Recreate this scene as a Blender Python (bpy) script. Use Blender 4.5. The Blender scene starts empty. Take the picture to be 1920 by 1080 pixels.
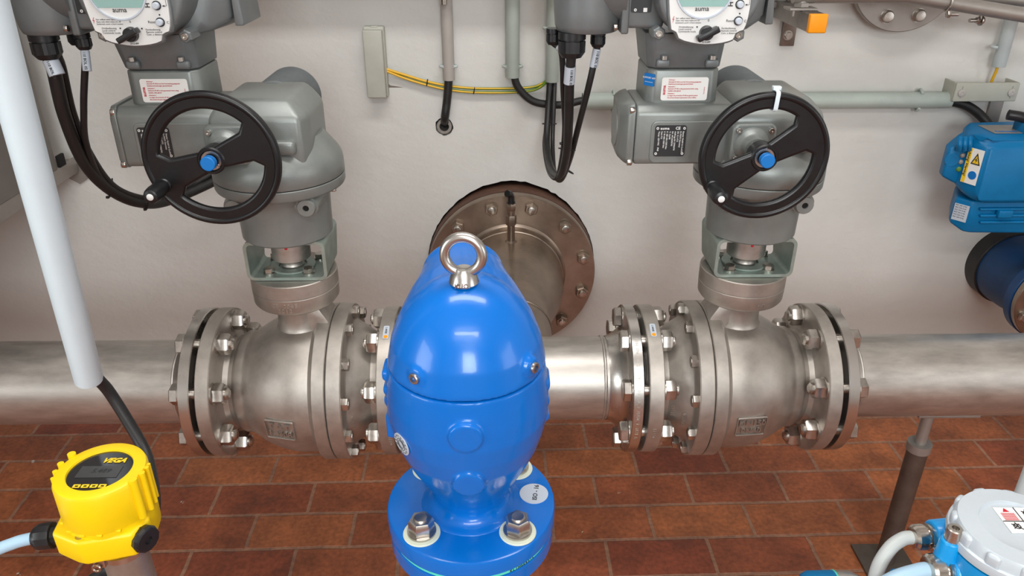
import bpy, bmesh, math, random
from mathutils import Vector as V, Matrix
random.seed(7)
PI = math.pi
SC = bpy.context.scene
COL = SC.collection
# ---------------------------------------------------------------- camera
FPX, PITCH, YAW, EYE = 1443.0, math.radians(27), math.radians(0.9), 1.41
cam = bpy.data.cameras.new('camera')
cam.sensor_width = 36
cam.lens = 36 * FPX / 1920
cam.clip_start = 0.02
cam_o = bpy.data.objects.new('camera', cam)
cam_o.location = (0, 0, EYE)
cam_o.rotation_euler = (PI/2 - PITCH, 0, -YAW)
COL.objects.link(cam_o)
SC.camera = cam_o
# ---------------------------------------------------------------- world, lights, exposure
w = bpy.data.worlds.new('world')
SC.world = w
w.use_nodes = True
w.node_tree.nodes['Background'].inputs[0].default_value = (0.75, 0.85, 1, 1)
w.node_tree.nodes['Background'].inputs[1].default_value = 1.0
SC.view_settings.view_transform = 'Standard'
SC.view_settings.look = 'None'
SC.view_settings.exposure = 0.04
SC.view_settings.gamma = 1.0
SC.view_settings.use_curve_mapping = False

def area(name, loc, rot, sx, sy, power, col):
    l = bpy.data.lights.new(name, 'AREA')
    l.shape = 'RECTANGLE'
    l.size, l.size_y, l.energy, l.color = sx, sy, power, col
    o = bpy.data.objects.new(name, l)
    o.location, o.rotation_euler = loc, rot
    COL.objects.link(o)
    return o
# two fluorescent fittings under the ceiling, window daylight behind the photographer, added side fills
area('ceiling_light', (0.1, 0.85, 2.66), (0, 0, 0), 1.6, 0.3, 22, (1, 0.99, 0.965))
area('ceiling_light', (0.1, -1.1, 2.66), (0, 0, 0), 1.6, 0.3, 30, (1, 0.99, 0.965))
area('window_and_fill_light', (0.3, -2.38, 1.95), (PI/2, 0, 0), 1.0, 0.9, 48, (0.9, 0.97, 1))
area('window_and_fill_light', (-2.24, -0.6, 1.3), (PI/2, 0, -PI/2), 1.2, 1.1, 24, (0.9, 0.97, 1))  # added fill from the left that lifts the lower wall
area('window_and_fill_light', (2.69, -0.6, 1.3), (PI/2, 0, PI/2), 1.2, 1.1, 12, (0.9, 0.95, 1))  # added weaker fill from the right, no known source there


def U(px, py, Y):
    """point of the place seen at a photo position, at distance Y in front of the photographer"""
    a = (px - 960) / FPX
    b = (py - 540) / FPX
    x, y, z = a, math.cos(PITCH) - b*math.sin(PITCH), -math.sin(PITCH) - b*math.cos(PITCH)
    c, s = math.cos(YAW), math.sin(YAW)
    r = V((x*c + y*s, -x*s + y*c, z))
    k = Y / r.y
    return V((r.x*k, Y, EYE + r.z*k))

# ---------------------------------------------------------------- materials
def lin(c):
    return tuple((v/255/12.92 if v/255 <= 0.04045 else ((v/255+0.055)/1.055)**2.4) for v in c)

def mat(name, rgb, metal=0.0, rough=0.5, ns=0, na=0.0, bump=0.0, bs=300, coat=0.0, rv=0.0, stretch=(1, 1, 1), srgb=True, second=None, spec=0.5):
    m = bpy.data.materials.new(name)
    m.use_nodes = True
    nt = m.node_tree
    b = nt.nodes['Principled BSDF']
    c = (lin(rgb) if srgb else rgb) + (1,)
    b.inputs['Base Color'].default_value = c
    b.inputs['Metallic'].default_value = metal
    b.inputs['Roughness'].default_value = rough
    b.inputs['Coat Weight'].default_value = coat
    b.inputs['Coat Roughness'].default_value = 0.06
    b.inputs['Specular IOR Level'].default_value = spec
    g = nt.nodes.new('ShaderNodeNewGeometry')
    mp = nt.nodes.new('ShaderNodeMapping')
    mp.inputs['Scale'].default_value = stretch
    nt.links.new(g.outputs['Position'], mp.inputs['Vector'])
    if na or rv:
        n = nt.nodes.new('ShaderNodeTexNoise')
        n.inputs['Scale'].default_value = ns or 20
        n.inputs['Detail'].default_value = 6
        n.inputs['Roughness'].default_value = 0.65
        nt.links.new(mp.outputs[0], n.inputs['Vector'])
        if na:
            r = nt.nodes.new('ShaderNodeValToRGB')
            r.color_ramp.elements[0].position = 0.3
            r.color_ramp.elements[1].position = 0.7
            c2 = (lin(second) if second else tuple(v*(1-na) for v in c[:3])) + (1,)
            r.color_ramp.elements[0].color = c2
            r.color_ramp.elements[1].color = tuple(min(1, v*(1+na*0.5)) for v in c[:3]) + (1,)
            nt.links.new(n.outputs['Fac'], r.inputs[0])
            nt.links.new(r.outputs[0], b.inputs['Base Color'])
        if rv:
            q = nt.nodes.new('ShaderNodeMapRange')
            q.inputs['To Min'].default_value = max(0.03, rough - rv)
            q.inputs['To Max'].default_value = rough + rv
            nt.links.new(n.outputs['Fac'], q.inputs['Value'])
            nt.links.new(q.outputs[0], b.inputs['Roughness'])
    if bump:
        n2 = nt.nodes.new('ShaderNodeTexNoise')
        n2.inputs['Scale'].default_value = bs
        n2.inputs['Detail'].default_value = 4
        nt.links.new(g.outputs['Position'], n2.inputs['Vector'])
        bp = nt.nodes.new('ShaderNodeBump')
        bp.inputs['Strength'].default_value = bump
        bp.inputs['Distance'].default_value = 0.002
        nt.links.new(n2.outputs['Fac'], bp.inputs['Height'])
        nt.links.new(bp.outputs[0], b.inputs['Normal'])
    return m

M = dict(
    cast=mat('bead_blasted_steel', (186, 179, 171), 0.85, 0.46, 14, 0.28, 0.12, 1000, rv=0.08),
    mach=mat('machined_steel', (200, 196, 191), 1.0, 0.28, 8, 0.06, rv=0.03),
    bolt=mat('bolt_steel', (196, 190, 183), 1.0, 0.3, 60, 0.25, rv=0.08),
    pipe=mat('brushed_pipe_steel', (192, 186, 179), 0.86, 0.44, 22, 0.28, 0.04, 1000, rv=0.12, stretch=(0.45, 1.5, 1.5)),
    wallsteel=mat('dull_brown_steel', (158, 142, 128), 0.9, 0.36, 12, 0.3, 0.05, 500, rv=0.1),
    rust=mat('primed_brown_steel', (96, 66, 52), 0.2, 0.7, 30, 0.4, 0.2, 200),
    grey=mat('grey_cast_paint', (134, 138, 135), 0.35, 0.36, 22, 0.1, 0.1, 1100, rv=0.05),
    greyd=mat('dark_grey_cast_paint', (118, 122, 123), 0.3, 0.4, 22, 0.1, 0.1, 1100),
    galv=mat('galvanised_steel', (160, 174, 166), 0.6, 0.42, 40, 0.22, 0.05, 300, rv=0.1),
    black=mat('black_plastic', (26, 26, 28), 0, 0.36, 40, 0.2, 0.05, 600, rv=0.05),
    wheel=mat('black_wheel_plastic', (20, 20, 22), 0, 0.33, 30, 0.25, 0.06, 1200, rv=0.06),
    rubber=mat('black_cable_sheath', (33, 32, 32), 0, 0.48, 60, 0.35, 0.05, 300, rv=0.1),
    blue=mat('glossy_blue_enamel', (0, 104, 194), 0, 0.24, 8, 0.05, 0.03, 120, coat=0.25, spec=0.35),
    blue2=mat('satin_blue_paint', (0, 108, 162), 0, 0.42, 20, 0.1, 0.06, 900, spec=0.3),
    blued=mat('dark_blue_paint', (4, 58, 104), 0, 0.45, 14, 0.25, 0.08, 300),
    cyan=mat('bright_blue_paint', (0, 146, 214), 0, 0.36, 20, 0.06, 0.04, 400, coat=0.2),
    cap=mat('blue_plastic', (0, 112, 190), 0, 0.45),
    yellow=mat('yellow_plastic', (243, 203, 4), 0, 0.4, 30, 0.04, 0.05, 500),
    orange=mat('orange_plastic', (255, 158, 0), 0, 0.45),
    white=mat('white_plastic', (222, 240, 248), 0, 0.42, 10, 0.03),
    face=mat('white_panel_foil', (222, 222, 220), 0, 0.4),
    label=mat('white_label', (236, 234, 230), 0, 0.45),
    cond=mat('grey_green_conduit', (178, 188, 180), 0, 0.5, 18, 0.08),
    condw=mat('warm_grey_conduit', (182, 176, 170), 0, 0.5, 18, 0.06),
    condb=mat('pale_grey_conduit', (190, 198, 198), 0, 0.5, 18, 0.06),
    boxg=mat('grey_box_plastic', (180, 180, 168), 0, 0.5, 18, 0.08),
    ink=mat('dark_print', (40, 40, 42), 0, 0.5),
    red=mat('red_print', (190, 24, 44), 0, 0.5),
    wprint=mat('white_print', (230, 230, 228), 0, 0.5),
    yprint=mat('yellow_print', (240, 200, 40), 0, 0.5),
    lcd=mat('lcd_glass', (146, 182, 176), 0, 0.15, 5, 0.05),
    glass=mat('dark_display', (30, 30, 32), 0, 0.08, coat=1.0),
    dispg=mat('grey_display', (62, 62, 62), 0, 0.25),
    mint=mat('mint_gasket', (88, 218, 192), 0, 0.6, 60, 0.1),
    gasket=mat('dark_gasket', (18, 17, 16), 0, 0.7),
    washer=mat('ivory_plastic', (214, 220, 200), 0, 0.45),
    stick=mat('grey_sticker', (190, 198, 208), 0, 0.45),
    ygreen=mat('green_insulation', (92, 130, 40), 0, 0.45),
    yyell=mat('yellow_insulation', (232, 178, 40), 0, 0.45),
    greyc=mat('grey_cable', (176, 180, 178), 0, 0.45),
    bluec=mat('pale_blue_cable', (160, 190, 210), 0, 0.45),
    lid=mat('light_grey_lid', (190, 198, 204), 0.1, 0.42, 16, 0.05, 0.05, 400),
    panel=mat('grey_steel_panel', (128, 123, 118), 0.3, 0.5, 8, 0.12),
    rail=mat('rail_steel', (160, 154, 148), 0.6, 0.45, 10, 0.15),
    post=mat('dull_post_steel', (112, 103, 95), 0.75, 0.45, 20, 0.25),
    nickel=mat('nickel_brass', (205, 196, 186), 1, 0.2, 50, 0.15),
    dark=mat('dark_hole', (14, 12, 11), 0, 0.9),
    arm=mat('bracket_steel', (132, 124, 117), 0.85, 0.36, 20, 0.25),
    tie=mat('white_cable_tie', (216, 228, 234), 0, 0.35),
)

# ---------------------------------------------------------------- mesh helpers
def frame(axis):
    a = V(axis).normalized()
    t = V((0, 0, 1)) if abs(a.z) < 0.9 else V((0, 1, 0))
    u = t.cross(a).normalized()
    return u, a.cross(u).normalized(), a

def lathe(bm, o, axis, prof, n=48, rot=0.0, cap=True, sy=1.0):
    o = V(o)
    u, v, a = frame(axis)
    rings = []
    for s, r in prof:
        if r < 1e-6:
            rings.append([bm.verts.new(o + a*s)])
        else:
            rings.append([bm.verts.new(o + a*s + (u*math.cos(rot + 2*PI*i/n) + v*math.sin(rot + 2*PI*i/n)*sy)*r) for i in range(n)])
    for A, B_ in zip(rings, rings[1:]):
        if len(A) == 1 and len(B_) == 1:
            continue
        for i in range(n):
            j = (i+1) % n
            if len(A) == 1:
                bm.faces.new((A[0], B_[j], B_[i]))
            elif len(B_) == 1:
                bm.faces.new((A[i], A[j], B_[0]))
            else:
                bm.faces.new((A[i], A[j], B_[j], B_[i]))
    if cap:
        if len(rings[0]) > 1:
            bm.faces.new(list(reversed(rings[0])))
        if len(rings[-1]) > 1:
            bm.faces.new(rings[-1])
    return bm

def cyl(bm, p0, p1, r0, r1=None, n=40, bev=0.0, rot=0.0):
    p0, p1 = V(p0), V(p1)
    L = (p1-p0).length
    r1 = r0 if r1 is None else r1
    if bev:
        pr = [(0, r0-bev), (bev*0.3, r0-bev*0.3), (bev, r0), (L-bev, r1), (L-bev*0.3, r1-bev*0.3), (L, r1-bev)]
    else:
        pr = [(0, r0), (L, r1)]
    return lathe(bm, p0, p1-p0, pr, n, rot)

def hexp(bm, p0, p1, af, rot=0.0):
    r = af / 2 / math.cos(PI/6)
    L = (V(p1)-V(p0)).length
    return lathe(bm, p0, V(p1)-V(p0), [(0, r*0.93), (L*0.1, r), (L*0.86, r), (L, r*0.88)], 6, rot)

def ring(bm, o, axis, s0, s1, ri, ro, n=48, bev=0.0):
    b = bev
    return lathe(bm, o, axis, [(s0, ri), (s0, ro-b), (s0+b, ro), (s1-b, ro), (s1, ro-b), (s1, ri), (s0, ri)], n, cap=False)

def box(bm, c, size, bev=0.0, rot=None, seg=3):
    t = bmesh.new()
    bmesh.ops.create_cube(t, size=1)
    for q in t.verts:
        q.co = V((q.co.x*size[0], q.co.y*size[1], q.co.z*size[2]))
    if bev:
        bmesh.ops.bevel(t, geom=list(t.edges), offset=bev, segments=seg, profile=0.5, affect='EDGES')
    mt = Matrix.Translation(V(c))
    if rot is not None:
        mt = mt @ rot
    add(bm, t, mt)
    return bm

def add(bm, t, mt=None):
    mp = {}
    for q in t.verts:
        mp[q] = bm.verts.new(mt @ q.co if mt else q.co)
    for f in t.faces:
        try:
            bm.faces.new([mp[q] for q in f.verts])
        except ValueError:
            pass
    t.free()

def hull(bm, pts, bev=0.0, seg=2):
    t = bmesh.new()
    for p in pts:
        t.verts.new(V(p))
    bmesh.ops.convex_hull(t, input=list(t.verts))
    bmesh.ops.dissolve_limit(t, angle_limit=0.03, verts=list(t.verts), edges=list(t.edges))
    if bev:
        bmesh.ops.bevel(t, geom=list(t.edges), offset=bev, segments=seg, profile=0.5, affect='EDGES')
    bmesh.ops.recalc_face_normals(t, faces=list(t.faces))
    add(bm, t)
    return bm

def smooth_path(pts, k=8):
    pts = [V(p) for p in pts]
    if len(pts) < 3:
        return pts
    P = [pts[0]*2-pts[1]] + pts + [pts[-1]*2-pts[-2]]
    out = []
    for i in range(1, len(P)-2):
        a, b, c, d = P[i-1:i+3]
        for j in range(k):
            t = j/k
            out.append(0.5*((2*b) + (c-a)*t + (2*a-5*b+4*c-d)*t*t + (3*b-a-3*c+d)*t**3))
    out.append(pts[-1])
    return out

def tube(bm, pts, r, n=12, k=8, closed=False):
    P = smooth_path(pts, k)
    t = (P[1]-P[0]).normalized()
    u = t.orthogonal().normalized()
    rings = []
    for i, p in enumerate(P):
        t2 = ((P[min(i+1, len(P)-1)] - P[max(i-1, 0)])).normalized()
        u = (u - t2*u.dot(t2)).normalized()
        v = t2.cross(u)
        rr = r(i/(len(P)-1)) if callable(r) else r
        rings.append([bm.verts.new(p + (u*math.cos(2*PI*j/n) + v*math.sin(2*PI*j/n))*rr) for j in range(n)])
    for A, B_ in zip(rings, rings[1:]):
        for j in range(n):
            q = (j+1) % n
            bm.faces.new((A[j], A[q], B_[q], B_[j]))
    bm.faces.new(list(reversed(rings[0])))
    bm.faces.new(rings[-1])
    return bm

def torus(bm, c, axis, R, r, n=48, m=14):
    u, v, a = frame(axis)
    rings = []
    for i in range(n):
        d = u*math.cos(2*PI*i/n) + v*math.sin(2*PI*i/n)
        rings.append([bm.verts.new(V(c) + d*(R + r*math.cos(2*PI*j/m)) + a*r*math.sin(2*PI*j/m)) for j in range(m)])
    for i in range(n):
        A, B_ = rings[i], rings[(i+1) % n]
        for j in range(m):
            q = (j+1) % m
            bm.faces.new((A[j], B_[j], B_[q], A[q]))
    return bm

def curve_to_bm(bm, cu, o, u, v):
    ob = bpy.data.objects.new('t', cu)
    me = bpy.data.meshes.new_from_object(ob)
    w_ = V(u).cross(V(v))
    mt = Matrix.Translation(V(o)) @ Matrix((V(u), V(v), w_)).transposed().to_4x4()
    t = bmesh.new()
    t.from_mesh(me)
    add(bm, t, mt)
    bpy.data.objects.remove(ob)
    bpy.data.curves.remove(cu)
    bpy.data.meshes.remove(me)

def plate(bm, loops, o, u, v, th, bev=0.0):
    """flat shape (outline and holes) in the plane o,u,v; thickness th centred on that plane"""
    cu = bpy.data.curves.new('t', 'CURVE')
    cu.dimensions = '2D'
    cu.fill_mode = 'BOTH'
    for L in loops:
        s = cu.splines.new('POLY')
        s.points.add(len(L)-1)
        for i, p in enumerate(L):
            s.points[i].co = (p[0], p[1], 0, 1)
        s.use_cyclic_u = True
    cu.extrude = max(th/2-bev, 0.00005)
    cu.bevel_depth = bev
    cu.bevel_resolution = 2
    cu.offset = -bev
    curve_to_bm(bm, cu, o, u, v)
    return bm

def text(bm, s, o, u, v, size, bold=0.0, align='LEFT', th=0.0002, shear=0.0, sp=1.0):
    cu = bpy.data.curves.new('t', 'FONT')
    cu.body = s
    cu.size = size
    cu.offset = bold*size
    cu.extrude = th
    cu.align_x = align
    cu.shear = shear
    cu.space_character = sp
    cu.resolution_u = 2
    u, v = V(u).normalized(), V(v).normalized()
    curve_to_bm(bm, cu, o, u, v)
    return bm

def rrect(w_, h, r, n=5, cx=0, cy=0):
    out = []
    for sx, sy, a0 in ((1, 1, 0), (-1, 1, 90), (-1, -1, 180), (1, -1, 270)):
        for i in range(n+1):
            a = math.radians(a0 + 90*i/n)
            out.append((cx + sx*(w_/2-r) + r*math.cos(a), cy + sy*(h/2-r) + r*math.sin(a)))
    return out

def circ(r, n=40, cx=0, cy=0):
    return [(cx + r*math.cos(2*PI*i/n), cy + r*math.sin(2*PI*i/n)) for i in range(n)]

def wloc(o):
    p = V((0, 0, 0))
    while o:
        p += V(o.location)
        o = o.parent
    return p

def obj(name, bm, m, parent=None, sharp=35, loc=None, mods=(), recalc=True):
    if recalc:
        bmesh.ops.recalc_face_normals(bm, faces=list(bm.faces))
    me = bpy.data.meshes.new(name)
    co = [q.co for q in bm.verts]
    c = V(loc) if loc is not None else V([(min(p[i] for p in co)+max(p[i] for p in co))/2 for i in range(3)])
    for q in bm.verts:
        q.co = q.co - c
    bm.to_mesh(me)
    bm.free()
    for p in me.polygons:
        p.use_smooth = True
    me.set_sharp_from_angle(angle=math.radians(sharp))
    me.materials.append(m)
    o = bpy.data.objects.new(name, me)
    COL.objects.link(o)
    if parent:
        o.parent = parent
        o.location = c - wloc(parent)
    else:
        o.location = c
    return o

def tag(o, label, cat, group=None):
    o['label'], o['category'] = label, cat
    if group:
        o['group'] = group
    return o

def thing(name, label, cat, loc, group=None):
    o = bpy.data.objects.new(name, None)
    o.empty_display_size = 0.05
    o.location = loc
    COL.objects.link(o)
    return tag(o, label, cat, group)

def struct(name, bm, m, **k):
    o = obj(name, bm, m, **k)
    o['kind'] = 'structure'
    return o

N = bmesh.new
X_, Y_, Z_ = V((1, 0, 0)), V((0, 1, 0)), V((0, 0, 1))

# ---------------------------------------------------------------- the room
WY = 1.95      # face of the plastered wall
XL, XR, YB, ZC = -2.3, 2.75, -2.45, 2.72

def floor_material():
    m = bpy.data.materials.new('clay_brick_floor')
    m.use_nodes = True
    nt = m.node_tree
    L = nt.links.new
    b = nt.nodes['Principled BSDF']
    g = nt.nodes.new('ShaderNodeNewGeometry')
    mp = nt.nodes.new('ShaderNodeMapping')
    # courses run along the wall: 0.25 x 0.117 m clay pavers laid in half bond
    mp.inputs['Location'].default_value = (0.002+5.0-0.029, -1.511+0.117*21, 0)
    mp.inputs['Rotation'].default_value = (0, 0, math.radians(-1.1))
    L(g.outputs['Position'], mp.inputs['Vector'])
    dn = nt.nodes.new('ShaderNodeTexNoise')
    dn.inputs['Scale'].default_value = 18
    L(g.outputs['Position'], dn.inputs['Vector'])
    dm = nt.nodes.new('ShaderNodeMix'); dm.data_type = 'VECTOR'
    sub = nt.nodes.new('ShaderNodeVectorMath'); sub.operation = 'SUBTRACT'
    sub.inputs[1].default_value = (0.5, 0.5, 0.5)
    L(dn.outputs['Color'], sub.inputs[0])
    sc = nt.nodes.new('ShaderNodeVectorMath'); sc.operation = 'SCALE'
    sc.inputs['Scale'].default_value = 0.006
    L(sub.outputs[0], sc.inputs[0])
    ad = nt.nodes.new('ShaderNodeVectorMath'); ad.operation = 'ADD'
    L(mp.outputs[0], ad.inputs[0]); L(sc.outputs[0], ad.inputs[1])
    nt.nodes.remove(dm)
    br = nt.nodes.new('ShaderNodeTexBrick')
    br.offset = 0.5
    br.inputs['Scale'].default_value = 1
    br.inputs['Brick Width'].default_value = 0.25
    br.inputs['Row Height'].default_value = 0.117
    br.inputs['Mortar Size'].default_value = 0.0058
    br.inputs['Mortar Smooth'].default_value = 0.35
    br.inputs['Bias'].default_value = -0.15
    br.inputs['Color1'].default_value = lin((180, 108, 66)) + (1,)
    br.inputs['Color2'].default_value = lin((134, 62, 46)) + (1,)
    br.inputs['Mortar'].default_value = lin((168, 124, 100)) + (1,)
    L(ad.outputs[0], br.inputs['Vector'])
    # mottling and dirt
    n = nt.nodes.new('ShaderNodeTexNoise')
    n.inputs['Scale'].default_value = 7
    n.inputs['Detail'].default_value = 8
    n.inputs['Roughness'].default_value = 0.7
    L(g.outputs['Position'], n.inputs['Vector'])
    r = nt.nodes.new('ShaderNodeValToRGB')
    r.color_ramp.elements[0].position = 0.34
    r.color_ramp.elements[0].color = (0.5, 0.47, 0.47, 1)
    r.color_ramp.elements[1].position = 0.66
    r.color_ramp.elements[1].color = (1.12, 1.06, 1.0, 1)
    L(n.outputs['Fac'], r.inputs[0])
    mx = nt.nodes.new('ShaderNodeMix'); mx.data_type = 'RGBA'; mx.blend_type = 'MULTIPLY'
    mx.inputs[0].default_value = 1.0
    L(br.outputs['Color'], mx.inputs[6]); L(r.outputs[0], mx.inputs[7])
    fn = nt.nodes.new('ShaderNodeTexNoise')
    fn.inputs['Scale'].default_value = 90
    fn.inputs['Detail'].default_value = 6
    L(g.outputs['Position'], fn.inputs['Vector'])
    fr = nt.nodes.new('ShaderNodeMapRange')
    fr.inputs['From Min'].default_value = 0.3
    fr.inputs['From Max'].default_value = 0.7
    fr.inputs['To Min'].default_value = 0.72
    fr.inputs['To Max'].default_value = 1.18
    L(fn.outputs['Fac'], fr.inputs['Value'])
    mf = nt.nodes.new('ShaderNodeVectorMath'); mf.operation = 'SCALE'
    L(mx.outputs[2], mf.inputs[0]); L(fr.outputs[0], mf.inputs['Scale'])
    # little white splashes of plaster
    vn = nt.nodes.new('ShaderNodeTexNoise')
    vn.inputs['Scale'].default_value = 34
    vn.inputs['Detail'].default_value = 3
    L(g.outputs['Position'], vn.inputs['Vector'])
    vr = nt.nodes.new('ShaderNodeMapRange')
    vr.inputs['From Min'].default_value = 0.745
    vr.inputs['From Max'].default_value = 0.765
    L(vn.outputs['Fac'], vr.inputs['Value'])
    mx2 = nt.nodes.new('ShaderNodeMix'); mx2.data_type = 'RGBA'
    mx2.inputs[7].default_value = lin((190, 180, 170)) + (1,)
    L(vr.outputs[0], mx2.inputs[0]); L(mf.outputs[0], mx2.inputs[6])
    L(mx2.outputs[2], b.inputs['Base Color'])
    rr = nt.nodes.new('ShaderNodeMapRange')
    rr.inputs['To Min'].default_value = 0.35
    rr.inputs['To Max'].default_value = 0.62
    L(n.outputs['Fac'], rr.inputs['Value'])
    L(rr.outputs[0], b.inputs['Roughness'])
    bp = nt.nodes.new('ShaderNodeBump')
    bp.inputs['Strength'].default_value = 0.6
    bp.inputs['Distance'].default_value = 0.003
    bp.invert = True
    L(br.outputs['Fac'], bp.inputs['Height'])
    n3 = nt.nodes.new('ShaderNodeTexNoise')
    n3.inputs['Scale'].default_value = 140
    L(g.outputs['Position'], n3.inputs['Vector'])
    bp2 = nt.nodes.new('ShaderNodeBump')
    bp2.inputs['Strength'].default_value = 0.25
    bp2.inputs['Distance'].default_value = 0.002
    L(n3.outputs['Fac'], bp2.inputs['Height'])
    L(bp.outputs[0], bp2.inputs['Normal'])
    L(bp2.outputs[0], b.inputs['Normal'])
    return m

def wall_material():
    m = mat('painted_plaster', (212, 210, 205), 0, 0.6, 3.2, 0.05, 0, 0)
    nt = m.node_tree
    L = nt.links.new
    b = nt.nodes['Principled BSDF']
    g = nt.nodes.new('ShaderNodeNewGeometry')
    mp = nt.nodes.new('ShaderNodeMapping')
    mp.inputs['Scale'].default_value = (0.8, 1, 1)
    L(g.outputs['Position'], mp.inputs['Vector'])
    prev = None
    for s, d, st in ((7, 0.008, 0.35), (38, 0.003, 0.4), (170, 0.001, 0.35)):
        n = nt.nodes.new('ShaderNodeTexNoise')
        n.inputs['Scale'].default_value = s
        n.inputs['Detail'].default_value = 5
        L(mp.outputs[0], n.inputs['Vector'])
        bp = nt.nodes.new('ShaderNodeBump')
        bp.inputs['Distance'].default_value = d
        bp.inputs['Strength'].default_value = st
        L(n.outputs['Fac'], bp.inputs['Height'])
        if prev:
            L(prev.outputs[0], bp.inputs['Normal'])
        prev = bp
    L(prev.outputs[0], b.inputs['Normal'])
    return m

MW = wall_material()
bm = N(); box(bm, ((XL+XR)/2, (YB+WY)/2, -0.05), (XR-XL+0.2, WY-YB+0.2, 0.1)); struct('floor', bm, floor_material())
bm = N(); box(bm, ((XL+XR)/2, (YB+WY)/2, ZC+0.05), (XR-XL+0.2, WY-YB+0.2, 0.1)); struct('ceiling', bm, mat('ceiling_paint', (214, 212, 208), 0, 0.7))
# plastered wall, with a broken-out round hole behind the branch flange and a small one for a cable
FX, FZ = 0.028, 0.492
hole = []
for i in range(120):
    a = 2*PI*i/120
    r = 0.2312 + (0.011*max(0, math.sin(a))**6 + 0.004*random.random()*max(0, math.sin(a)))
    hole.append((FX + r*math.cos(a), FZ + r*math.sin(a)))
cx_, _, cz_ = U(833, 237, WY)
hole2 = [(cx_ + (0.0215+0.003*random.random())*math.cos(2*PI*i/26), cz_ + (0.0225+0.003*random.random())*math.sin(2*PI*i/26)) for i in range(26)]
bm = N()
plate(bm, [[(XL, 0), (XR, 0), (XR, ZC), (XL, ZC)], hole, hole2], (0, WY+0.05, 0), X_, Z_, 0.1)
struct('wall_back', bm, MW)
bm = N(); box(bm, (XL-0.05, (YB+WY)/2, ZC/2), (0.1, WY-YB, ZC)); struct('wall_left', bm, MW)
bm = N(); box(bm, (XR+0.05, (YB+WY)/2, ZC/2), (0.1, WY-YB, ZC)); struct('wall_right', bm, MW)
bm = N(); box(bm, ((XL+XR)/2, YB-0.05, ZC/2), (XR-XL, 0.1, ZC)); struct('wall_front', bm, MW)
bm = N(); box(bm, (FX, WY+0.14, FZ), (0.7, 0.04, 0.7)); struct('hole_shade_1', bm, M['dark'])  # near-black backing paints the shade inside the flange hole
bm = N(); box(bm, (cx_, WY+0.14, cz_), (0.2, 0.04, 0.2)); struct('hole_shade_2', bm, M['dark'])  # shade of the small cable hole, painted near-black as well

# ---------------------------------------------------------------- pipe run
PY, PZ = 1.32, 0.53
SL, SR = -0.392, 0.462      # stem positions of the two ball valves
PR_ = 0.0842

def flange_prof(x0, x1, r, b=0.0015):
    return [(x0, 0.05), (x0, r-b), (x0+b, r), (x1-b, r), (x1, r-b)]

def bolt_circle(n, R, a0=None):
    for i in range(n):
        a = 2*PI*(i+0.5)/n if a0 is None else a0 + 2*PI*i/n
        yield a, R*math.cos(a), R*math.sin(a)

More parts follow.
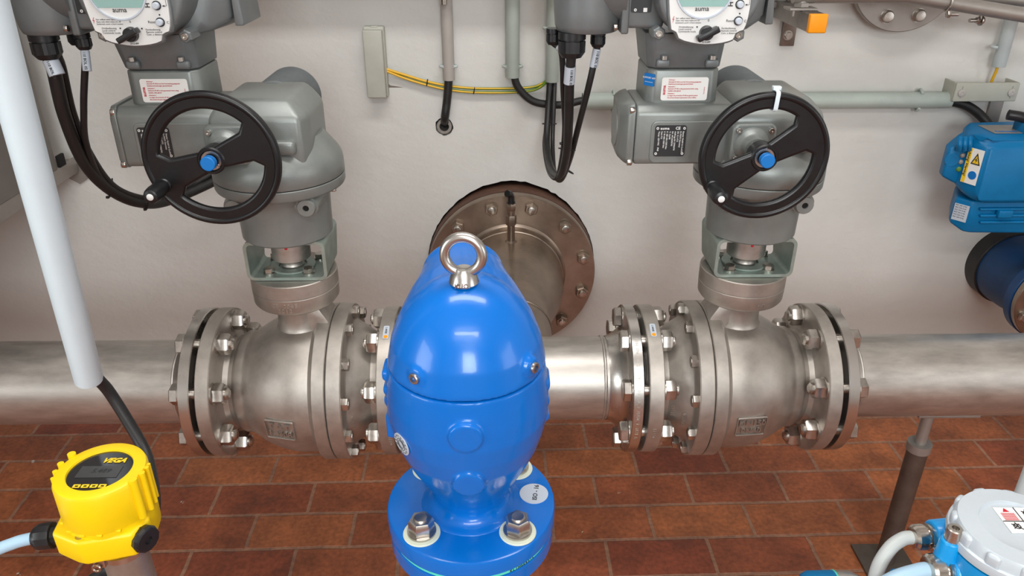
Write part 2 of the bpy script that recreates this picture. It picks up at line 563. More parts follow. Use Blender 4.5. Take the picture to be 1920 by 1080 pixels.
def ball_valve(S, d, label, plates):
    """d=+1: the split flanges lie left of the stem"""
    t = thing('ball_valve', label, 'valve', (S, PY, 0.37))
    o = V((S, PY, PZ))
    ax = V((d, 0, 0))
    # one cast body: sphere, neck and end flange
    bm = N()
    pr = [(-0.0645, 0.09), (-0.0645, 0.1555), (-0.063, 0.1575), (-0.041, 0.1575), (-0.0385, 0.155), (-0.034, 0.146), (-0.03, 0.1405)]
    for i in range(1, 11):
        s = -0.028 + 0.1185*i/10
        pr.append((s, math.sqrt(max(0.0001, 0.1432**2 - (s+0.004)**2*0.92))))
    pr += [(0.096, 0.1085), (0.101, 0.1045), (0.107, 0.103), (0.118, 0.1025), (0.123, 0.100), (0.126, 0.096), (0.134, 0.0945), (0.143, 0.098), (0.148, 0.107), (0.1495, 0.115),
           (0.150, 0.1475), (0.1515, 0.1495), (0.1745, 0.1495), (0.176, 0.148), (0.176, 0.108), (0.179, 0.1075), (0.179, 0.06)]
    lathe(bm, o, ax, pr, 96, cap=False)
    # neck up to the top flange, rib beside it
    lathe(bm, (S, PY, PZ+0.10), Z_, [(0, 0.05), (0.030, 0.050), (0.036, 0.0455), (0.043, 0.043), (0.055, 0.042), (0.085, 0.042), (0.092, 0.045)], 48, cap=False)
    hull(bm, [(S-d*0.062, PY-0.034, PZ+0.09), (S-d*0.062, PY+0.034, PZ+0.09), (S-d*0.064, PY-0.036, PZ+0.152), (S-d*0.064, PY+0.036, PZ+0.152), (S-d*0.044, PY-0.034, PZ+0.186), (S-d*0.044, PY+0.034, PZ+0.186),
              (S-d*0.02, PY-0.034, PZ+0.19), (S-d*0.02, PY+0.034, PZ+0.19), (S+d*0.0, PY-0.034, PZ+0.09), (S+d*0.0, PY+0.034, PZ+0.09), (S, PY-0.034, PZ+0.19), (S, PY+0.034, PZ+0.19)], 0.004)
    # foot boss under the sphere
    lathe(bm, (S+0.0*d, PY, PZ-0.16), Z_, [(0, 0.018), (0.002, 0.02), (0.03, 0.024)], 24)
    obj('body', bm, M['cast'], t, 30)
    # cover with its own flange and cone
    bm = N()
    pr = [(-0.066, 0.09), (-0.066, 0.1555), (-0.068, 0.1575), (-0.0925, 0.1575), (-0.0945, 0.1555), (-0.096, 0.129), (-0.099, 0.124), (-0.112, 0.116), (-0.13, 0.103), (-0.139, 0.0975),
          (-0.150, 0.0975), (-0.156, 0.100), (-0.1575, 0.105), (-0.158, 0.1475), (-0.1595, 0.1495), (-0.185, 0.1495), (-0.1865, 0.148), (-0.1865, 0.108), (-0.189, 0.1075), (-0.189, 0.06)]
    lathe(bm, o, ax, pr, 96, cap=False)
    obj('end_cover', bm, M['cast'], t, 30)
    bm = N(); ring(bm, o, ax, -0.0665, -0.0640, 0.12, 0.1535, 64)
    obj('joint', bm, M['gasket'], t)
    # gaskets
    for s in (0.180, -0.190):
        bm = N(); ring(bm, o, ax, s-0.0012, s+0.0025, 0.085, 0.112, 48); obj('gasket', bm, M['gasket'], t)
    bm = N(); text_ring(bm, 'FE820', S-d*0.176, 0.1497, -8 if d > 0 else -14, 0.009)
    obj('cast_lettering', bm, M['cast'], t)
    # little type label with a round logo on the rim of the end flange
    xs, aa = S-d*0.1725, math.radians(70)
    bm = N(); nn = V((0, -math.cos(aa), math.sin(aa))); tt = V((0, -math.sin(aa), -math.cos(aa)))
    plate(bm, [rrect(0.032, 0.011, 0.003)], V((xs, PY, PZ)) + nn*0.1497, tt, nn.cross(tt), 0.0012)
    lb = obj('type_label', bm, M['stick'], t)
    bm = N(); lathe(bm, V((xs, PY, PZ)) + nn*0.1503 + tt*0.011, nn, [(0, 0.0038), (0.0003, 0.0038), (0.0003, 0)], 20); obj('logo_dot', bm, M['orange'], lb)
    bm = N(); text(bm, '1.4408', V((xs, PY, PZ)) + nn*0.1505 - tt*0.013 - nn.cross(tt)*0.002, tt, nn.cross(tt), 0.006, 0.01, 'LEFT', 0.0001); obj('label_print', bm, M['ink'], lb)
    # twelve cap screws round the body joint
    for a, y, z in bolt_circle(12, 0.143):
        bm = N()
        p = o + V((-d*0.0945, y, z))
        hexp(bm, p, p + V((-d*0.0125, 0, 0)), 0.022, random.random())
        cyl(bm, p + V((-d*0.012, 0, 0)), p + V((-d*0.0133, 0, 0)), 0.008, n=20)
        obj('cap_screw', bm, M['bolt'], t)
    # through bolts of both end flanges
    for (s0, s1, flip) in ((0.150, 0.2075, 0), (-0.158, -0.2155, 0)):
        sg = 1 if s1 > s0 else -1
        for a, y, z in bolt_circle(8, 0.125):
            c = o + V((0, y, z))
            A = c + ax*(s0)
            Bq = c + ax*(s1)
            e = ax*sg
            rt = random.random()*2
            bm = N()
            cyl(bm, A - e*0.028, Bq + e*0.004, 0.0115, n=20)
            lathe(bm, A - e*0.031, e, [(0, 0.0075), (0.003, 0.0115)], 20)
            cyl(bm, Bq, Bq + e*0.003, 0.0215, n=28)
            hexp(bm, Bq + e*0.003, Bq + e*0.019, 0.036, rt)
            b = obj('bolt', bm, M['bolt'], t)
            bm = N()
            cyl(bm, A, A - e*0.003, 0.0215, n=28)
            r6 = 0.018/math.cos(PI/6)
            lathe(bm, A - e*0.003, -e, [(0, r6*0.94), (0.002, r6), (0.017, r6), (0.021, r6*0.86), (0.021, 0.0118)], 6, rt+0.3, cap=False)
            obj('nut', bm, M['bolt'], b)
    # top flange in two layers
    bm = N()
    lathe(bm, (S, PY, 0), Z_, [(0.715, 0.05), (0.7165, 0.066), (0.723, 0.076), (0.728, 0.0795), (0.7525, 0.0805), (0.7535, 0.0795)], 72)
    obj('bonnet', bm, M['cast'], t)
    bm = N()
    lathe(bm, (S, PY, 0), Z_, [(0.7537, 0.0785), (0.7545, 0.0805), (0.780, 0.0805), (0.7815, 0.079), (0.7815, 0.046), (0.7795, 0.045)], 72)
    obj('top_flange', bm, M['cast'], t)
    # cast lettering
    bm = N()
    if d < 0:
        rows = [('CE 0045', 0.745), ('2012', 0.7355)]
        for s, z in rows:
            text_round(bm, s, (S, PY), 0.0806, z-0.0055, 0.0105, -92)
    else:
        text_round(bm, 'PMT', (S, PY), 0.0806, 0.733, 0.0085, -78)
    obj('cast_lettering', bm, M['cast'], t)
    # raised marking plate on the sphere
    along, rows, s0 = plates
    n = V((0, -math.cos(math.radians(-8)), math.sin(math.radians(-8))))
    up = V((0, math.sin(math.radians(-8)), math.cos(math.radians(-8))))
    sc_ = S + d*along
    rad = math.sqrt(0.1432**2 - (along+0.004)**2*0.92)
    base = V((sc_, PY, PZ)) + n*(rad+0.0)
    tilt = math.atan2(along*0.95, rad)*d
    u = V((math.cos(tilt), 0, 0)) + n*(-math.sin(tilt))
    vv = up
    w_ = u.cross(vv)
    bm = N()
    plate(bm, [rrect(0.058, 0.046, 0.003), rrect(0.0545, 0.0425, 0.002)], base + w_*0.0, u, vv, 0.004, 0.0006)
    for i, s in enumerate(rows):
        text(bm, s, base + w_*0.0012 + vv*(0.004 - 0.019*i), u, vv, 0.0175, 0.012, 'CENTER', 0.0018)
    obj('marking_plate', bm, M['cast'], t)
    # cast marks on the cover cone
    bm = N()
    for s, k, ph in (('PN40', -0.128, -4), ('DN150', -0.108, -10)):
        aa = math.radians(ph)
        rr = 0.104 if k < -0.12 else 0.1185
        n2 = V((0, -math.cos(aa), math.sin(aa)))
        up2 = V((0, math.sin(aa), math.cos(aa)))
        text(bm, s, o + ax*k + n2*(rr+0.0006), up2, V((-1, 0, 0)) if True else X_, 0.011, 0.01, 'CENTER', 0.0008)
    obj('cast_lettering', bm, M['cast'], t)
    return t

def text_round(bm, s, c, r, z, size, ang, bold=0.02, wid=0.66, th=0.0005):
    n = len(s)
    for i, ch in enumerate(s):
        if ch == ' ':
            continue
        a = math.radians(ang) + (i-(n-1)/2)*size*wid/r
        nrm = V((math.cos(a), math.sin(a), 0))
        u = V((-math.sin(a), math.cos(a), 0))
        text(bm, ch, V((c[0], c[1], z)) + nrm*r, u, Z_, size, bold, 'CENTER', th)

def text_ring(bm, s, x, r, a0, size, step=0.62, sgn=1):
    for i, ch in enumerate(s):
        if ch == ' ':
            continue
        a = math.radians(a0) - i*size*step/r
        n = V((0, -math.cos(a), math.sin(a)))
        u = V((0, -math.sin(a), -math.cos(a)))*sgn
        text(bm, ch, V((x, PY, PZ)) + n*r, u, n.cross(u), size, 0.01, 'CENTER', 0.0003)

ball_valve(SL, -1, 'left stainless steel ball valve with bolted flanges, below the left grey actuator', (0.028, ['T A T', '1.4408'], 0))
ball_valve(SR, 1, 'right stainless steel ball valve with bolted flanges, below the right grey actuator', (0.012, ['DN150', 'PN40'], 0))

def weld_flange(parent, x, d, lettering=None):
    """weld-neck flange whose sealing face is at x, pipe side towards d"""
    bm = N()
    lathe(bm, (x, PY, PZ), (d, 0, 0), [(0, 0.06), (0, 0.108), (0.003, 0.109), (0.003, 0.148), (0.0045, 0.1498), (0.0225, 0.1498), (0.024, 0.148), (0.0242, 0.112), (0.027, 0.106), (0.038, 0.096), (0.05, 0.088), (0.058, 0.0855)], 96, cap=False)
    return obj('flange', bm, M['mach'], parent, 30)

def straight_pipe(x0, x1, wx, fx, fd, label):
    t = thing('steel_pipe', label, 'pipe', ((x0+x1)/2, PY, PZ))
    bm = N()
    cyl(bm, (x0, PY, PZ), (x1, PY, PZ), PR_, n=96)
    obj('tube', bm, M['pipe'], t)
    bm = N(); torus(bm, (wx, PY, PZ), X_, PR_-0.0006, 0.0028, 96, 8)
    obj('weld_seam', bm, M['pipe'], t)
    weld_flange(t, fx, fd)
    return t

straight_pipe(-2.25, SL-0.179-0.0625, SL-0.179-0.065, SL-0.1835, -1, 'brushed stainless pipe leaving the left valve towards the left edge')
straight_pipe(SR+0.179+0.0625, 2.7, SR+0.179+0.065, SR+0.1835, 1, 'brushed stainless pipe leaving the right valve, resting on the floor post')

# tee piece between the valves with the branch to the wall
t = thing('steel_tee_pipe', 'stainless tee between the two valves with wide branch flanged to the wall', 'pipe', (FX, PY, PZ))
xa, xb = SL+0.1935, SR-0.1935
bm = N(); cyl(bm, (xa+0.05, PY, PZ), (xb-0.05, PY, PZ), PR_, n=96)
obj('tube', bm, M['pipe'], t)
for x, d in ((xa, 1), (xb, -1)):
    weld_flange(t, x, d)
    bm = N()
    n = 110
    torus(bm, (x+d*0.066, PY, PZ), X_, PR_-0.0004, 0.0034, n, 8)
    for q in bm.verts:
        q.co.x += random.uniform(-0.0005, 0.0005)
    obj('weld_seam', bm, M['pipe'], t, 60)
def eccentric(b):
    for q in b.verts:
        k = min(1, max(0, (q.co.y-PY-0.2)/0.28))
        q.co.z += (FZ-PZ)*k*k*(3-2*k)
    return b
bm = N()
lathe(bm, (FX, PY, PZ), Y_, [(0.0, 0.083), (0.10, 0.084), (0.20, 0.0845), (0.26, 0.087), (0.31, 0.095), (0.37, 0.112), (0.43, 0.1275), (0.48, 0.1355), (0.51, 0.137), (0.548, 0.137), (0.556, 0.1385), (0.562, 0.143), (0.566, 0.152)], 96, cap=False)
obj('branch_reducer', eccentric(bm), M['wallsteel'], t)
bm = N(); torus(bm, (FX, PY+0.185, PZ), Y_, 0.0842, 0.0028, 96, 8); obj('weld_seam', bm, M['wallsteel'], t)
bm = N()
torus(bm, (FX, PY+0.535, FZ), Y_, 0.1372, 0.003, 96, 8)
obj('weld_seam', bm, M['wallsteel'], t)
bm = N(); text_ring(bm, 'DIN EN 1092-1 DN 150/168,3 PN40 1.4571 A', xb-0.0165, 0.1499, 62, 0.0085)
obj('stamped_lettering', bm, M['cast'], t)
bm = N()
lathe(bm, (FX, 1.884, FZ), Y_, [(0, 0.10), (0, 0.2255), (0.003, 0.2275), (0.024, 0.2275), (0.026, 0.2255), (0.026, 0.10)], 110, cap=False)
wf = obj('flange', bm, M['wallsteel'], t)
bm = N()
lathe(bm, (FX, 1.912, FZ), Y_, [(0, 0.1), (0, 0.2285), (0.02, 0.2295), (0.05, 0.2295), (0.1, 0.22), (0.1, 0.1)], 110, cap=False)
bf = obj('backing_flange', bm, M['rust'], t)
bf['label'] = 'brown primed backing flange'
for a, x, z in bolt_circle(12, 0.2):
    bm = N()
    c = V((FX+x, 1.884, FZ+z))
    cyl(bm, c + Y_*0.02, c - Y_*0.026, 0.010, n=24, bev=0.002)
    b = obj('bolt', bm, M['bolt'], t)
    bm = N()
    cyl(bm, c, c - Y_*0.002, 0.019, n=28)
    hexp(bm, c - Y_*0.002, c - Y_*0.018, 0.031, random.uniform(0.3, 0.7))
    obj('nut', bm, M['wallsteel'], b)

# measuring stub on the branch
q = V((FX-0.002, 1.80, FZ+0.134))
t = thing('pressure_sensor', 'small threaded sensor with black elbow plug on top of the branch', 'sensor', q)
bm = N(); cyl(bm, q, q+Z_*0.05, 0.0095, n=24); lathe(bm, q, Z_, [(0, 0.016), (0.004, 0.0095)], 24)
obj('stub', bm, M['wallsteel'], t)
bm = N(); hexp(bm, q+Z_*0.046, q+Z_*0.072, 0.024, 0.2)
obj('lower_nut', bm, M['wallsteel'], t)
bm = N(); cyl(bm, q+Z_*0.07, q+Z_*0.088, 0.0095, n=24); hexp(bm, q+Z_*0.086, q+Z_*0.104, 0.022, 0.5)
obj('upper_nut', bm, M['wallsteel'], t)
bm = N(); tube(bm, [q+Z_*0.102, q+Z_*0.118, q+Z_*0.128+V((-0.003, -0.003, 0)), q+Z_*0.133+V((-0.01, -0.012, 0))], 0.0085, 16)
cyl(bm, q+Z_*0.100, q+Z_*0.108, 0.0105, n=20)
obj('elbow_plug', bm, M['black'], t)

# ---------------------------------------------------------------- grey electric actuators
def DR(px, py, Y):
    p = U(px, py, Y)
    return (p.x-SR, p.z)

def screw(parent, p, d, r=0.0045, name='screw', m='bolt'):
    bm = N()
    p, d = V(p), V(d)
    cyl(bm, p, p+d*r*0.9, r, n=16, bev=r*0.2)
    s = obj(name, bm, M[m], parent)
    return s

def actuator(S, label, wheel_ang, handle_ang, left):
    t = thing('electric_actuator', label, 'actuator', (S, PY, 0.782))
    def W(dx, y, z):
        return V((S+dx, y, z))
    G, GD = M['grey'], M['greyd']
    # bracket: square ring of folded steel
    bm = N()
    w2, h, th = 0.146, 0.0765, 0.006
    L1 = rrect(w2, h, 0.013, 5)
    L2 = rrect(w2-2*th, h-2*th, 0.008, 5)
    ya, yb = 1.268, 1.385
    cz = 0.7825 + h/2
    a = [[], [], [], []]
    for i in range(len(L1)):
        for k, (L_, y) in enumerate(((L1, ya), (L2, ya), (L2, yb), (L1, yb))):
            x, z = L_[i]
            yy = y
            if y == yb:
                yy = yb - 0.035*max(0.0, (z if False else -z)/(h/2))*(1 if abs(x) > w2/2-0.02 else 1)*0.9 if z < 0 else yb
            a[k].append(bm.verts.new(W(x+0.002, yy, cz+z)))
    for i in range(len(L1)):
        j = (i+1) % len(L1)
        for k in range(4):
            A, Bq = a[k], a[(k+1) % 4]
            bm.faces.new((A[i], A[j], Bq[j], Bq[i]))
    br = obj('mounting_bracket', bm, M['galv'], t, 40)
    for x, y in ((-0.036, 1.288), (0.036, 1.288), (-0.04, 1.352), (0.044, 1.352)):
        bm = N(); p = W(x, y, 0.7885)
        cyl(bm, p, p+Z_*0.0025, 0.0115, n=24); hexp(bm, p+Z_*0.0025, p+Z_*0.0105, 0.018, 0.4+x*9)
        obj('bolt', bm, M['bolt'], br)
    for x in (-0.045, 0.045):
        bm = N(); p = W(x, 1.30, 0.853)
        cyl(bm, p, p-Z_*0.002, 0.010, n=20); hexp(bm, p-Z_*0.002, p-Z_*0.010, 0.016, 0.2)
        obj('bolt', bm, M['bolt'], br)
    bm = N()
    ring(bm, W(0, PY, 0.7885), Z_, 0, 0.004, 0.026, 0.042, 48, 0.001)
    obj('centering_ring', bm, M['galv'], t)
    bm = N()
    lathe(bm, W(0, PY, 0), Z_, [(0.786, 0.02), (0.794, 0.0215), (0.797, 0.020), (0.800, 0.020), (0.802, 0.0225), (0.806, 0.0225), (0.808, 0.034), (0.8095, 0.0355), (0.862, 0.0355)], 48)
    cp = obj('coupling', bm, M['pipe'], t)
    bm = N(); aa = math.radians(-88 if left else -92)
    p = W(0.0352*math.cos(aa), PY+0.0352*math.sin(aa), 0.8385)
    lathe(bm, p, (math.cos(aa), math.sin(aa), 0), [(0, 0.003), (0.0012, 0.002), (0.0015, 0)], 14)
    obj('paint_dot', bm, M['red'], cp)
    # gearbox
    bm = N()
    lathe(bm, W(0, PY, 0), Z_, [(0.858, 0.055), (0.858, 0.078), (0.861, 0.081), (0.92, 0.0825), (0.940, 0.084), (0.947, 0.088), (0.951, 0.106), (0.954, 0.1115), (0.957, 0.113), (0.9705, 0.1135), (0.972, 0.1125)], 80)
    # stop-screw bosses either side, bridged by a bar
    for x in (-0.0625, 0.0605):
        tube(bm, [W(x*1.0, 1.30, 0.942), W(x, 1.243, 0.936)], lambda f: 0.024-0.005*f, 24)
    hull(bm, [W(-0.06, 1.248, 0.922), W(0.06, 1.248, 0.922), W(-0.06, 1.245, 0.938), W(0.06, 1.245, 0.938), W(-0.06, 1.30, 0.926), W(0.06, 1.30, 0.926), W(-0.06, 1.30, 0.944), W(0.06, 1.30, 0.944)], 0.003)
    obj('gearbox_base', bm, G, t)
    bm = N()
    text(bm, '1', W(0.0, 1.2470, 0.9265), X_, Z_, 0.009, 0.01, 'CENTER', 0.0006)
    obj('cast_lettering', bm, G, t)
    for x in (-0.0625, 0.0605):
        bm = N()
        p = W(x, 1.243, 0.936)
        lathe(bm, p, (0, -1, 0), [(0, 0.0155), (0.009, 0.0155), (0.0105, 0.0145), (0.0105, 0.0055), (0.0075, 0.005), (0.0075, 0)], 36)
        pg = obj('stop_plug', bm, G, t)
        bm = N(); lathe(bm, p - Y_*0.0072, -Y_, [(0, 0), (0, 0.0052), (0.0008, 0.0052), (0.0009, 0)], 20, cap=False)  # dark disc paints the shade inside the plug recess
        obj('socket_shade', bm, M['dark'], pg)
    bm = N()
    lathe(bm, W(0, PY, 0), Z_, [(0.9735, 0.110), (0.9735, 0.1125), (0.975, 0.1135), (0.995, 0.1130), (1.004, 0.1115), (1.012, 0.1075), (1.022, 0.1005), (1.034, 0.091), (1.045, 0.082)], 80)
    pts = []
    for y0, y1, z in ((1.236, 1.41, 1.005), (1.236, 1.41, 1.0885), (1.262, 1.395, 1.116)):
        dxa, dxb = (-0.086, 0.077)
        if z > 1.1:
            dxa, dxb = (-0.062, 0.047)
        for x in (dxa, dxb):
            if z < 1.1:
                pts += [W(x+(0.006 if x < 0 else -0.010), y0, z), W(x, y0+0.03, z), W(x, y1-0.03, z), W(x*0.8, y1, z)]
            else:
                pts += [W(x, y0, z), W(x, y1, z)]
    hull(bm, pts, 0.007, 3)
    box(bm, W(0.033, 1.232, 1.043), (0.05, 0.02, 0.024), 0.007)
    obj('gearbox_housing', bm, G, t, 50)
    bm = N(); ring(bm, W(0, PY, 0), Z_, 0.9718, 0.974, 0.09, 0.1122, 72); obj('joint', bm, M['dark'], t)
    for aa in (-20, 20, 75, 105, 160, 200):
        aa = math.radians(aa)
        screw(t, W(0.106*math.cos(aa), PY+0.106*math.sin(aa), 0.9535), -Z_, 0.005)
    # finned motor at the back
    bm = N()
    pr = [(0, 0.04), (0.0, 0.052), (0.01, 0.053)]
    s = 0.012
    while s < 0.13:
        pr += [(s, 0.046), (s+0.0025, 0.046), (s+0.003, 0.0535), (s+0.0045, 0.0535), (s+0.005, 0.046)]
        s += 0.0065
    pr += [(0.135, 0.05), (0.138, 0.04)]
    lathe(bm, W(-0.008, 1.375, 1.066), Y_, pr, 64)
    obj('finned_motor', bm, M['greyd'], t, 30)
    # worm cover plate with four screws and hub for the handwheel
    hx, hz = -0.052, 1.0475
    bm = N()
    plate(bm, [rrect(0.072, 0.066, 0.011, 6)], W(-0.049, 1.229, 1.0487), X_, Z_, 0.018, 0.003)
    lathe(bm, W(hx, 1.222, hz), -Y_, [(0, 0.030), (0.008, 0.027), (0.012, 0.022), (0.018, 0.019), (0.03, 0.018), (0.03, 0)], 48)
    cv = obj('shaft_cover', bm, G, t)
    for x in (-0.0755, -0.0226):
        for z in (1.072, 1.0258):
            bm = N(); lathe(bm, W(x, 1.220, z), -Y_, [(0, 0.0046), (0.005, 0.0046), (0.0055, 0.004), (0.0055, 0.0022), (0.003, 0.0020), (0.003, 0)], 20)
            obj('screw', bm, M['bolt'], cv)
    bm = N(); lathe(bm, W(hx, 1.195, hz), -Y_, [(0, 0.012), (0.04, 0.012)], 32); obj('shaft', bm, M['mach'], t)
    # handwheel
    wy = 1.155
    R0, R1 = (0.1060, 0.0790) if left else (0.1015, 0.0755)
    def opening(side):
        out = []
        wa = math.radians(wheel_ang)
        ca, sa = math.cos(wa), math.sin(wa)
        hw = lambda s: 0.0155 + 0.0085*abs(s)/0.06
        # straight edge with rounded corners
        e = 0.0655
        n = 10
        pts = []
        for i in range(n+1):
            s = -e+0.006 + (2*e-0.012)*i/n
            pts.append((s, side*hw(s)))
        a1 = math.atan2(hw(e)+0.009, e+0.001)
        arc = []
        for i in range(41):
            aa = a1 + (PI-2*a1)*i/40
            arc.append((R1*math.cos(aa), side*R1*math.sin(aa)))
        pts = pts + arc
        return [(x*ca - y*sa, x*sa + y*ca) for x, y in pts]
    bm = N()
    plate(bm, [circ(R0, 96), opening(1), opening(-1)], W(hx, wy, hz), X_, Z_, 0.012, 0.0045)
    # raised inner and outer lips of the rim
    torus(bm, W(hx, wy-0.0035, hz), Y_, R0-0.0055, 0.0050, 96, 12)
    hw_ = obj('handwheel', bm, M['wheel'], t, 40)
    bm = N()
    lathe(bm, W(hx, wy+0.012, hz), -Y_, [(-0.008, 0.021), (0.013, 0.022), (0.018, 0.0215), (0.020, 0.0195), (0.020, 0.0168), (0.016, 0.0162), (0.016, 0)], 48)
    obj('hub', bm, M['wheel'], hw_)
    bm = N()
    ring(bm, W(hx, wy-0.004, hz), -Y_, 0, 0.0022, 0.0112, 0.0150, 36)
    lathe(bm, W(hx, wy+0.001, hz), -Y_, [(0, 0.0072), (0.014, 0.0072)], 24)
    torus(bm, W(hx+0.009, wy-0.006, hz-0.009), Y_, 0.0024, 0.0009, 16, 6)
    obj('retaining_ring', bm, M['mach'], hw_)
    bm = N(); lathe(bm, W(hx, wy-0.009, hz), -Y_, [(0, 0.006), (0.004, 0.006), (0.004, 0.0113), (0.0135, 0.0113), (0.0148, 0.010), (0.0148, 0)], 36)
    c_ = obj('protective_cap', bm, M['cap'], hw_)
    c_['label'] = 'bright blue protective cap'
    bm = N()
    ha = math.radians(handle_ang)
    p = W(hx+0.089*math.cos(ha), wy-0.004, hz+0.089*math.sin(ha))
    lathe(bm, p, -Y_, [(0, 0.0115), (0.004, 0.0115), (0.006, 0.010), (0.010, 0.0100), (0.022, 0.0122), (0.04, 0.0128), (0.05, 0.0120), (0.0545, 0.0105), (0.056, 0.008)], 32)
    hd = obj('handle', bm, M['black'], hw_)
    bm = N(); lathe(bm, p - Y_*0.0555, -Y_, [(0, 0.0052), (0.001, 0.0052), (0.0018, 0.004), (0.0018, 0)], 20)
    obj('handle_pin', bm, M['wprint'], hd)
    bm = N()
    for s, aa in (('OPEN', 148), ('CLOSE', -82), ('<- ZU', 22)):
        aa0 = math.radians(aa)
        n = len(s)
        for i, ch in enumerate(s):
            if ch == ' ':
                continue
            a2 = aa0 - (i-(n-1)/2)*0.095
            nn = V((math.cos(a2), 0, math.sin(a2)))
            uu = V((math.sin(a2), 0, -math.cos(a2)))
            text(bm, ch, W(hx, wy-0.0058, hz) + nn*0.084, uu, nn, 0.0085, 0.0, 'CENTER', 0.0004)
    obj('moulded_lettering', bm, M['wheel'], hw_)
    # gear unit left of the gearbox with its end cap
    bm = N()
    hull(bm, [W(x, y, z) for x in (-0.236, -0.075) for (y, z) in ((1.262, 1.002), (1.257, 1.010), (1.257, 1.09), (1.27, 1.103), (1.38, 1.103), (1.39, 1.09), (1.39, 1.01), (1.38, 1.0))], 0.004)
    obj('gear_unit', bm, G, t, 50)
    bm = N()
    plate(bm, [rrect(0.14, 0.072, 0.010, 6)], W(-0.141, 1.2575, 1.0425), X_, Z_, 0.008, 0.002)
    for x, z in ((-0.1305, 1.0725), (-0.1355, 1.0215)):
        ring(bm, W(x, 1.2545, z), -Y_, -0.002, 0.0006, 0.0010, 0.0020, 16)
    obj('name_panel', bm, G, t)
    bm = N()
    hull(bm, [W(-0.237, y, z) for (y, z) in ((1.259, 1.002), (1.259, 1.094), (1.272, 1.105), (1.38, 1.105), (1.392, 1.09), (1.392, 1.0), (1.272, 0.997))] +
             [W(-0.249, y, z) for (y, z) in ((1.263, 1.010), (1.263, 1.085), (1.275, 1.102), (1.38, 1.102), (1.38, 1.0), (1.275, 1.0))] +
             [W(-0.260, y, z) for (y, z) in ((1.29, 1.02), (1.29, 1.08), (1.30, 1.096), (1.37, 1.096), (1.37, 1.01), (1.30, 1.006))], 0.0025)
    lathe(bm, W(-0.258, 1.335, 1.05), -X_, [(0, 0.036), (0.0035, 0.035), (0.0035, 0)], 40)
    ec = obj('end_cap', bm, G, t, 50)
    for p in ((-0.2365, 1.272, 1.0935), (-0.2365, 1.268, 1.006)):
        bm = N(); cyl(bm, W(p[0]-0.002, p[1]-0.006, p[2]), W(p[0]-0.010, p[1]-0.006, p[2]), 0.0058, n=20, bev=0.001)
        obj('screw', bm, M['bolt'], ec)
    # name plate
    bm = N()
    pc = W(-0.1785, 1.2528, 1.0452)
    plate(bm, [rrect(0.0525, 0.053, 0.0045)], pc, X_, Z_, 0.0012)
    npl = obj('name_plate', bm, M['ink'], t)
    npl['label'] = 'black name plate with white print'
    bm = N()
    f = pc - Y_*0.0008
    text(bm, 'auma', f + V((-0.0175, 0, 0.0195)), X_, Z_, 0.0062, 0.03, 'LEFT', 0.0001, sp=1.15)
    text(bm, 'CE', f + V((0.0075, 0, 0.0195)), X_, Z_, 0.0066, 0.03, 'LEFT', 0.0001)
    rows = ['Riester GmbH & Co.KG', 'D-79373 Germany', 'SG 12.1-F12', 'Auftrags-Nr 23906741', 'Nr. 4412N90743', 'T: 12s/90', 'P: 180 400-1200 Nm', 'F: 90 400-1200 Nm', 'Fett: F15', 'Temp: -25/+70C   IP68']
    for i, s in enumerate(rows):
        text(bm, s, f + V((0.020-0.0045*i, 0, 0.0165)), -Z_, X_, 0.0036, 0.02, 'LEFT', 0.0001)
    for x, z in ((-0.0222, 0.0215), (0.0222, 0.0215), (-0.0222, -0.0215), (0.0222, -0.0215)):
        ring(bm, f+V((x, 0.0003, z)), -Y_, 0, 0.0006, 0.0010, 0.0022, 16)
    obj('plate_print', bm, M['wprint'], npl)
    # column and warning sticker
    bm = N()
    def oct_(z, w_, y0, y1, c, cx=-0.159):
        return [W(cx+sx*(w_/2-c*(0 if k else 1)), (y0 + (c if k else 0)) if sy < 0 else (y1 - (c if k else 0)), z) for sx in (-1, 1) for sy in (-1, 1) for k in (0, 1)]
    hull(bm, oct_(1.085, 0.122, 1.280, 1.395, 0.013) + oct_(1.157, 0.120, 1.281, 1.395, 0.013), 0.004)
    hull(bm, oct_(1.098, 0.136, 1.268, 1.40, 0.014) + oct_(1.083, 0.15, 1.262, 1.40, 0.014), 0.006)
    obj('column', bm, G, t, 50)
    bm = N()
    hull(bm, oct_(1.1585, 0.121, 1.2805, 1.395, 0.013) + oct_(1.215, 0.133, 1.270, 1.40, 0.013, -0.162), 0.003)
    for x in (-0.197, -0.117):
        box(bm, W(x, 1.276, 1.168), (0.022, 0.012, 0.014), 0.004)
    nk = obj('column_head', bm, GD, t, 50)
    for x in (-0.196, -0.118):
        bm = N(); lathe(bm, W(x, 1.271, 1.1745), Z_, [(0, 0.0055), (0.006, 0.0055), (0.0065, 0.0045), (0.0065, 0)], 20)
        obj('screw', bm, M['bolt'], nk)
    pc = W(-0.1565, 1.2795, 1.1255)
    bm = N(); plate(bm, [rrect(0.077, 0.038, 0.004)], pc, X_, Z_, 0.0012)
    st = obj('warning_sticker', bm, M['label'], t)
    st['label'] = 'white sticker with red print'
    bm = N(); f = pc - Y_*0.0008
    text(bm, 'auma', f + V((-0.0318, 0, -0.0095)), Z_, -X_, 0.0072, 0.03, 'LEFT', 0.0001)
    rows = [('Achtung !', 0), ('Schutzart IP 68 ist nur bei Verwendung geeigneter', 1), ('Kabelverschraubungen gewaehrleistet', 1), None, ('Attention !', 0), ('Enclosure IP 68 is only guaranteed when using', 1), ('suitable cable glands', 1), None,
            ('Attention !', 0), ('Le degre de protection IP 68 est garanti quand', 1), ('des presse-etoupes appropries soient utilises', 1)]
    z = 0.0140
    for r_ in rows:
        if r_ is None:
            z -= 0.0008
            continue
        text(bm, r_[0], f + V((-0.0275, 0, z)), X_, Z_, 0.0029, 0.012, 'LEFT', 0.0001, sp=0.93)
        z -= 0.00345
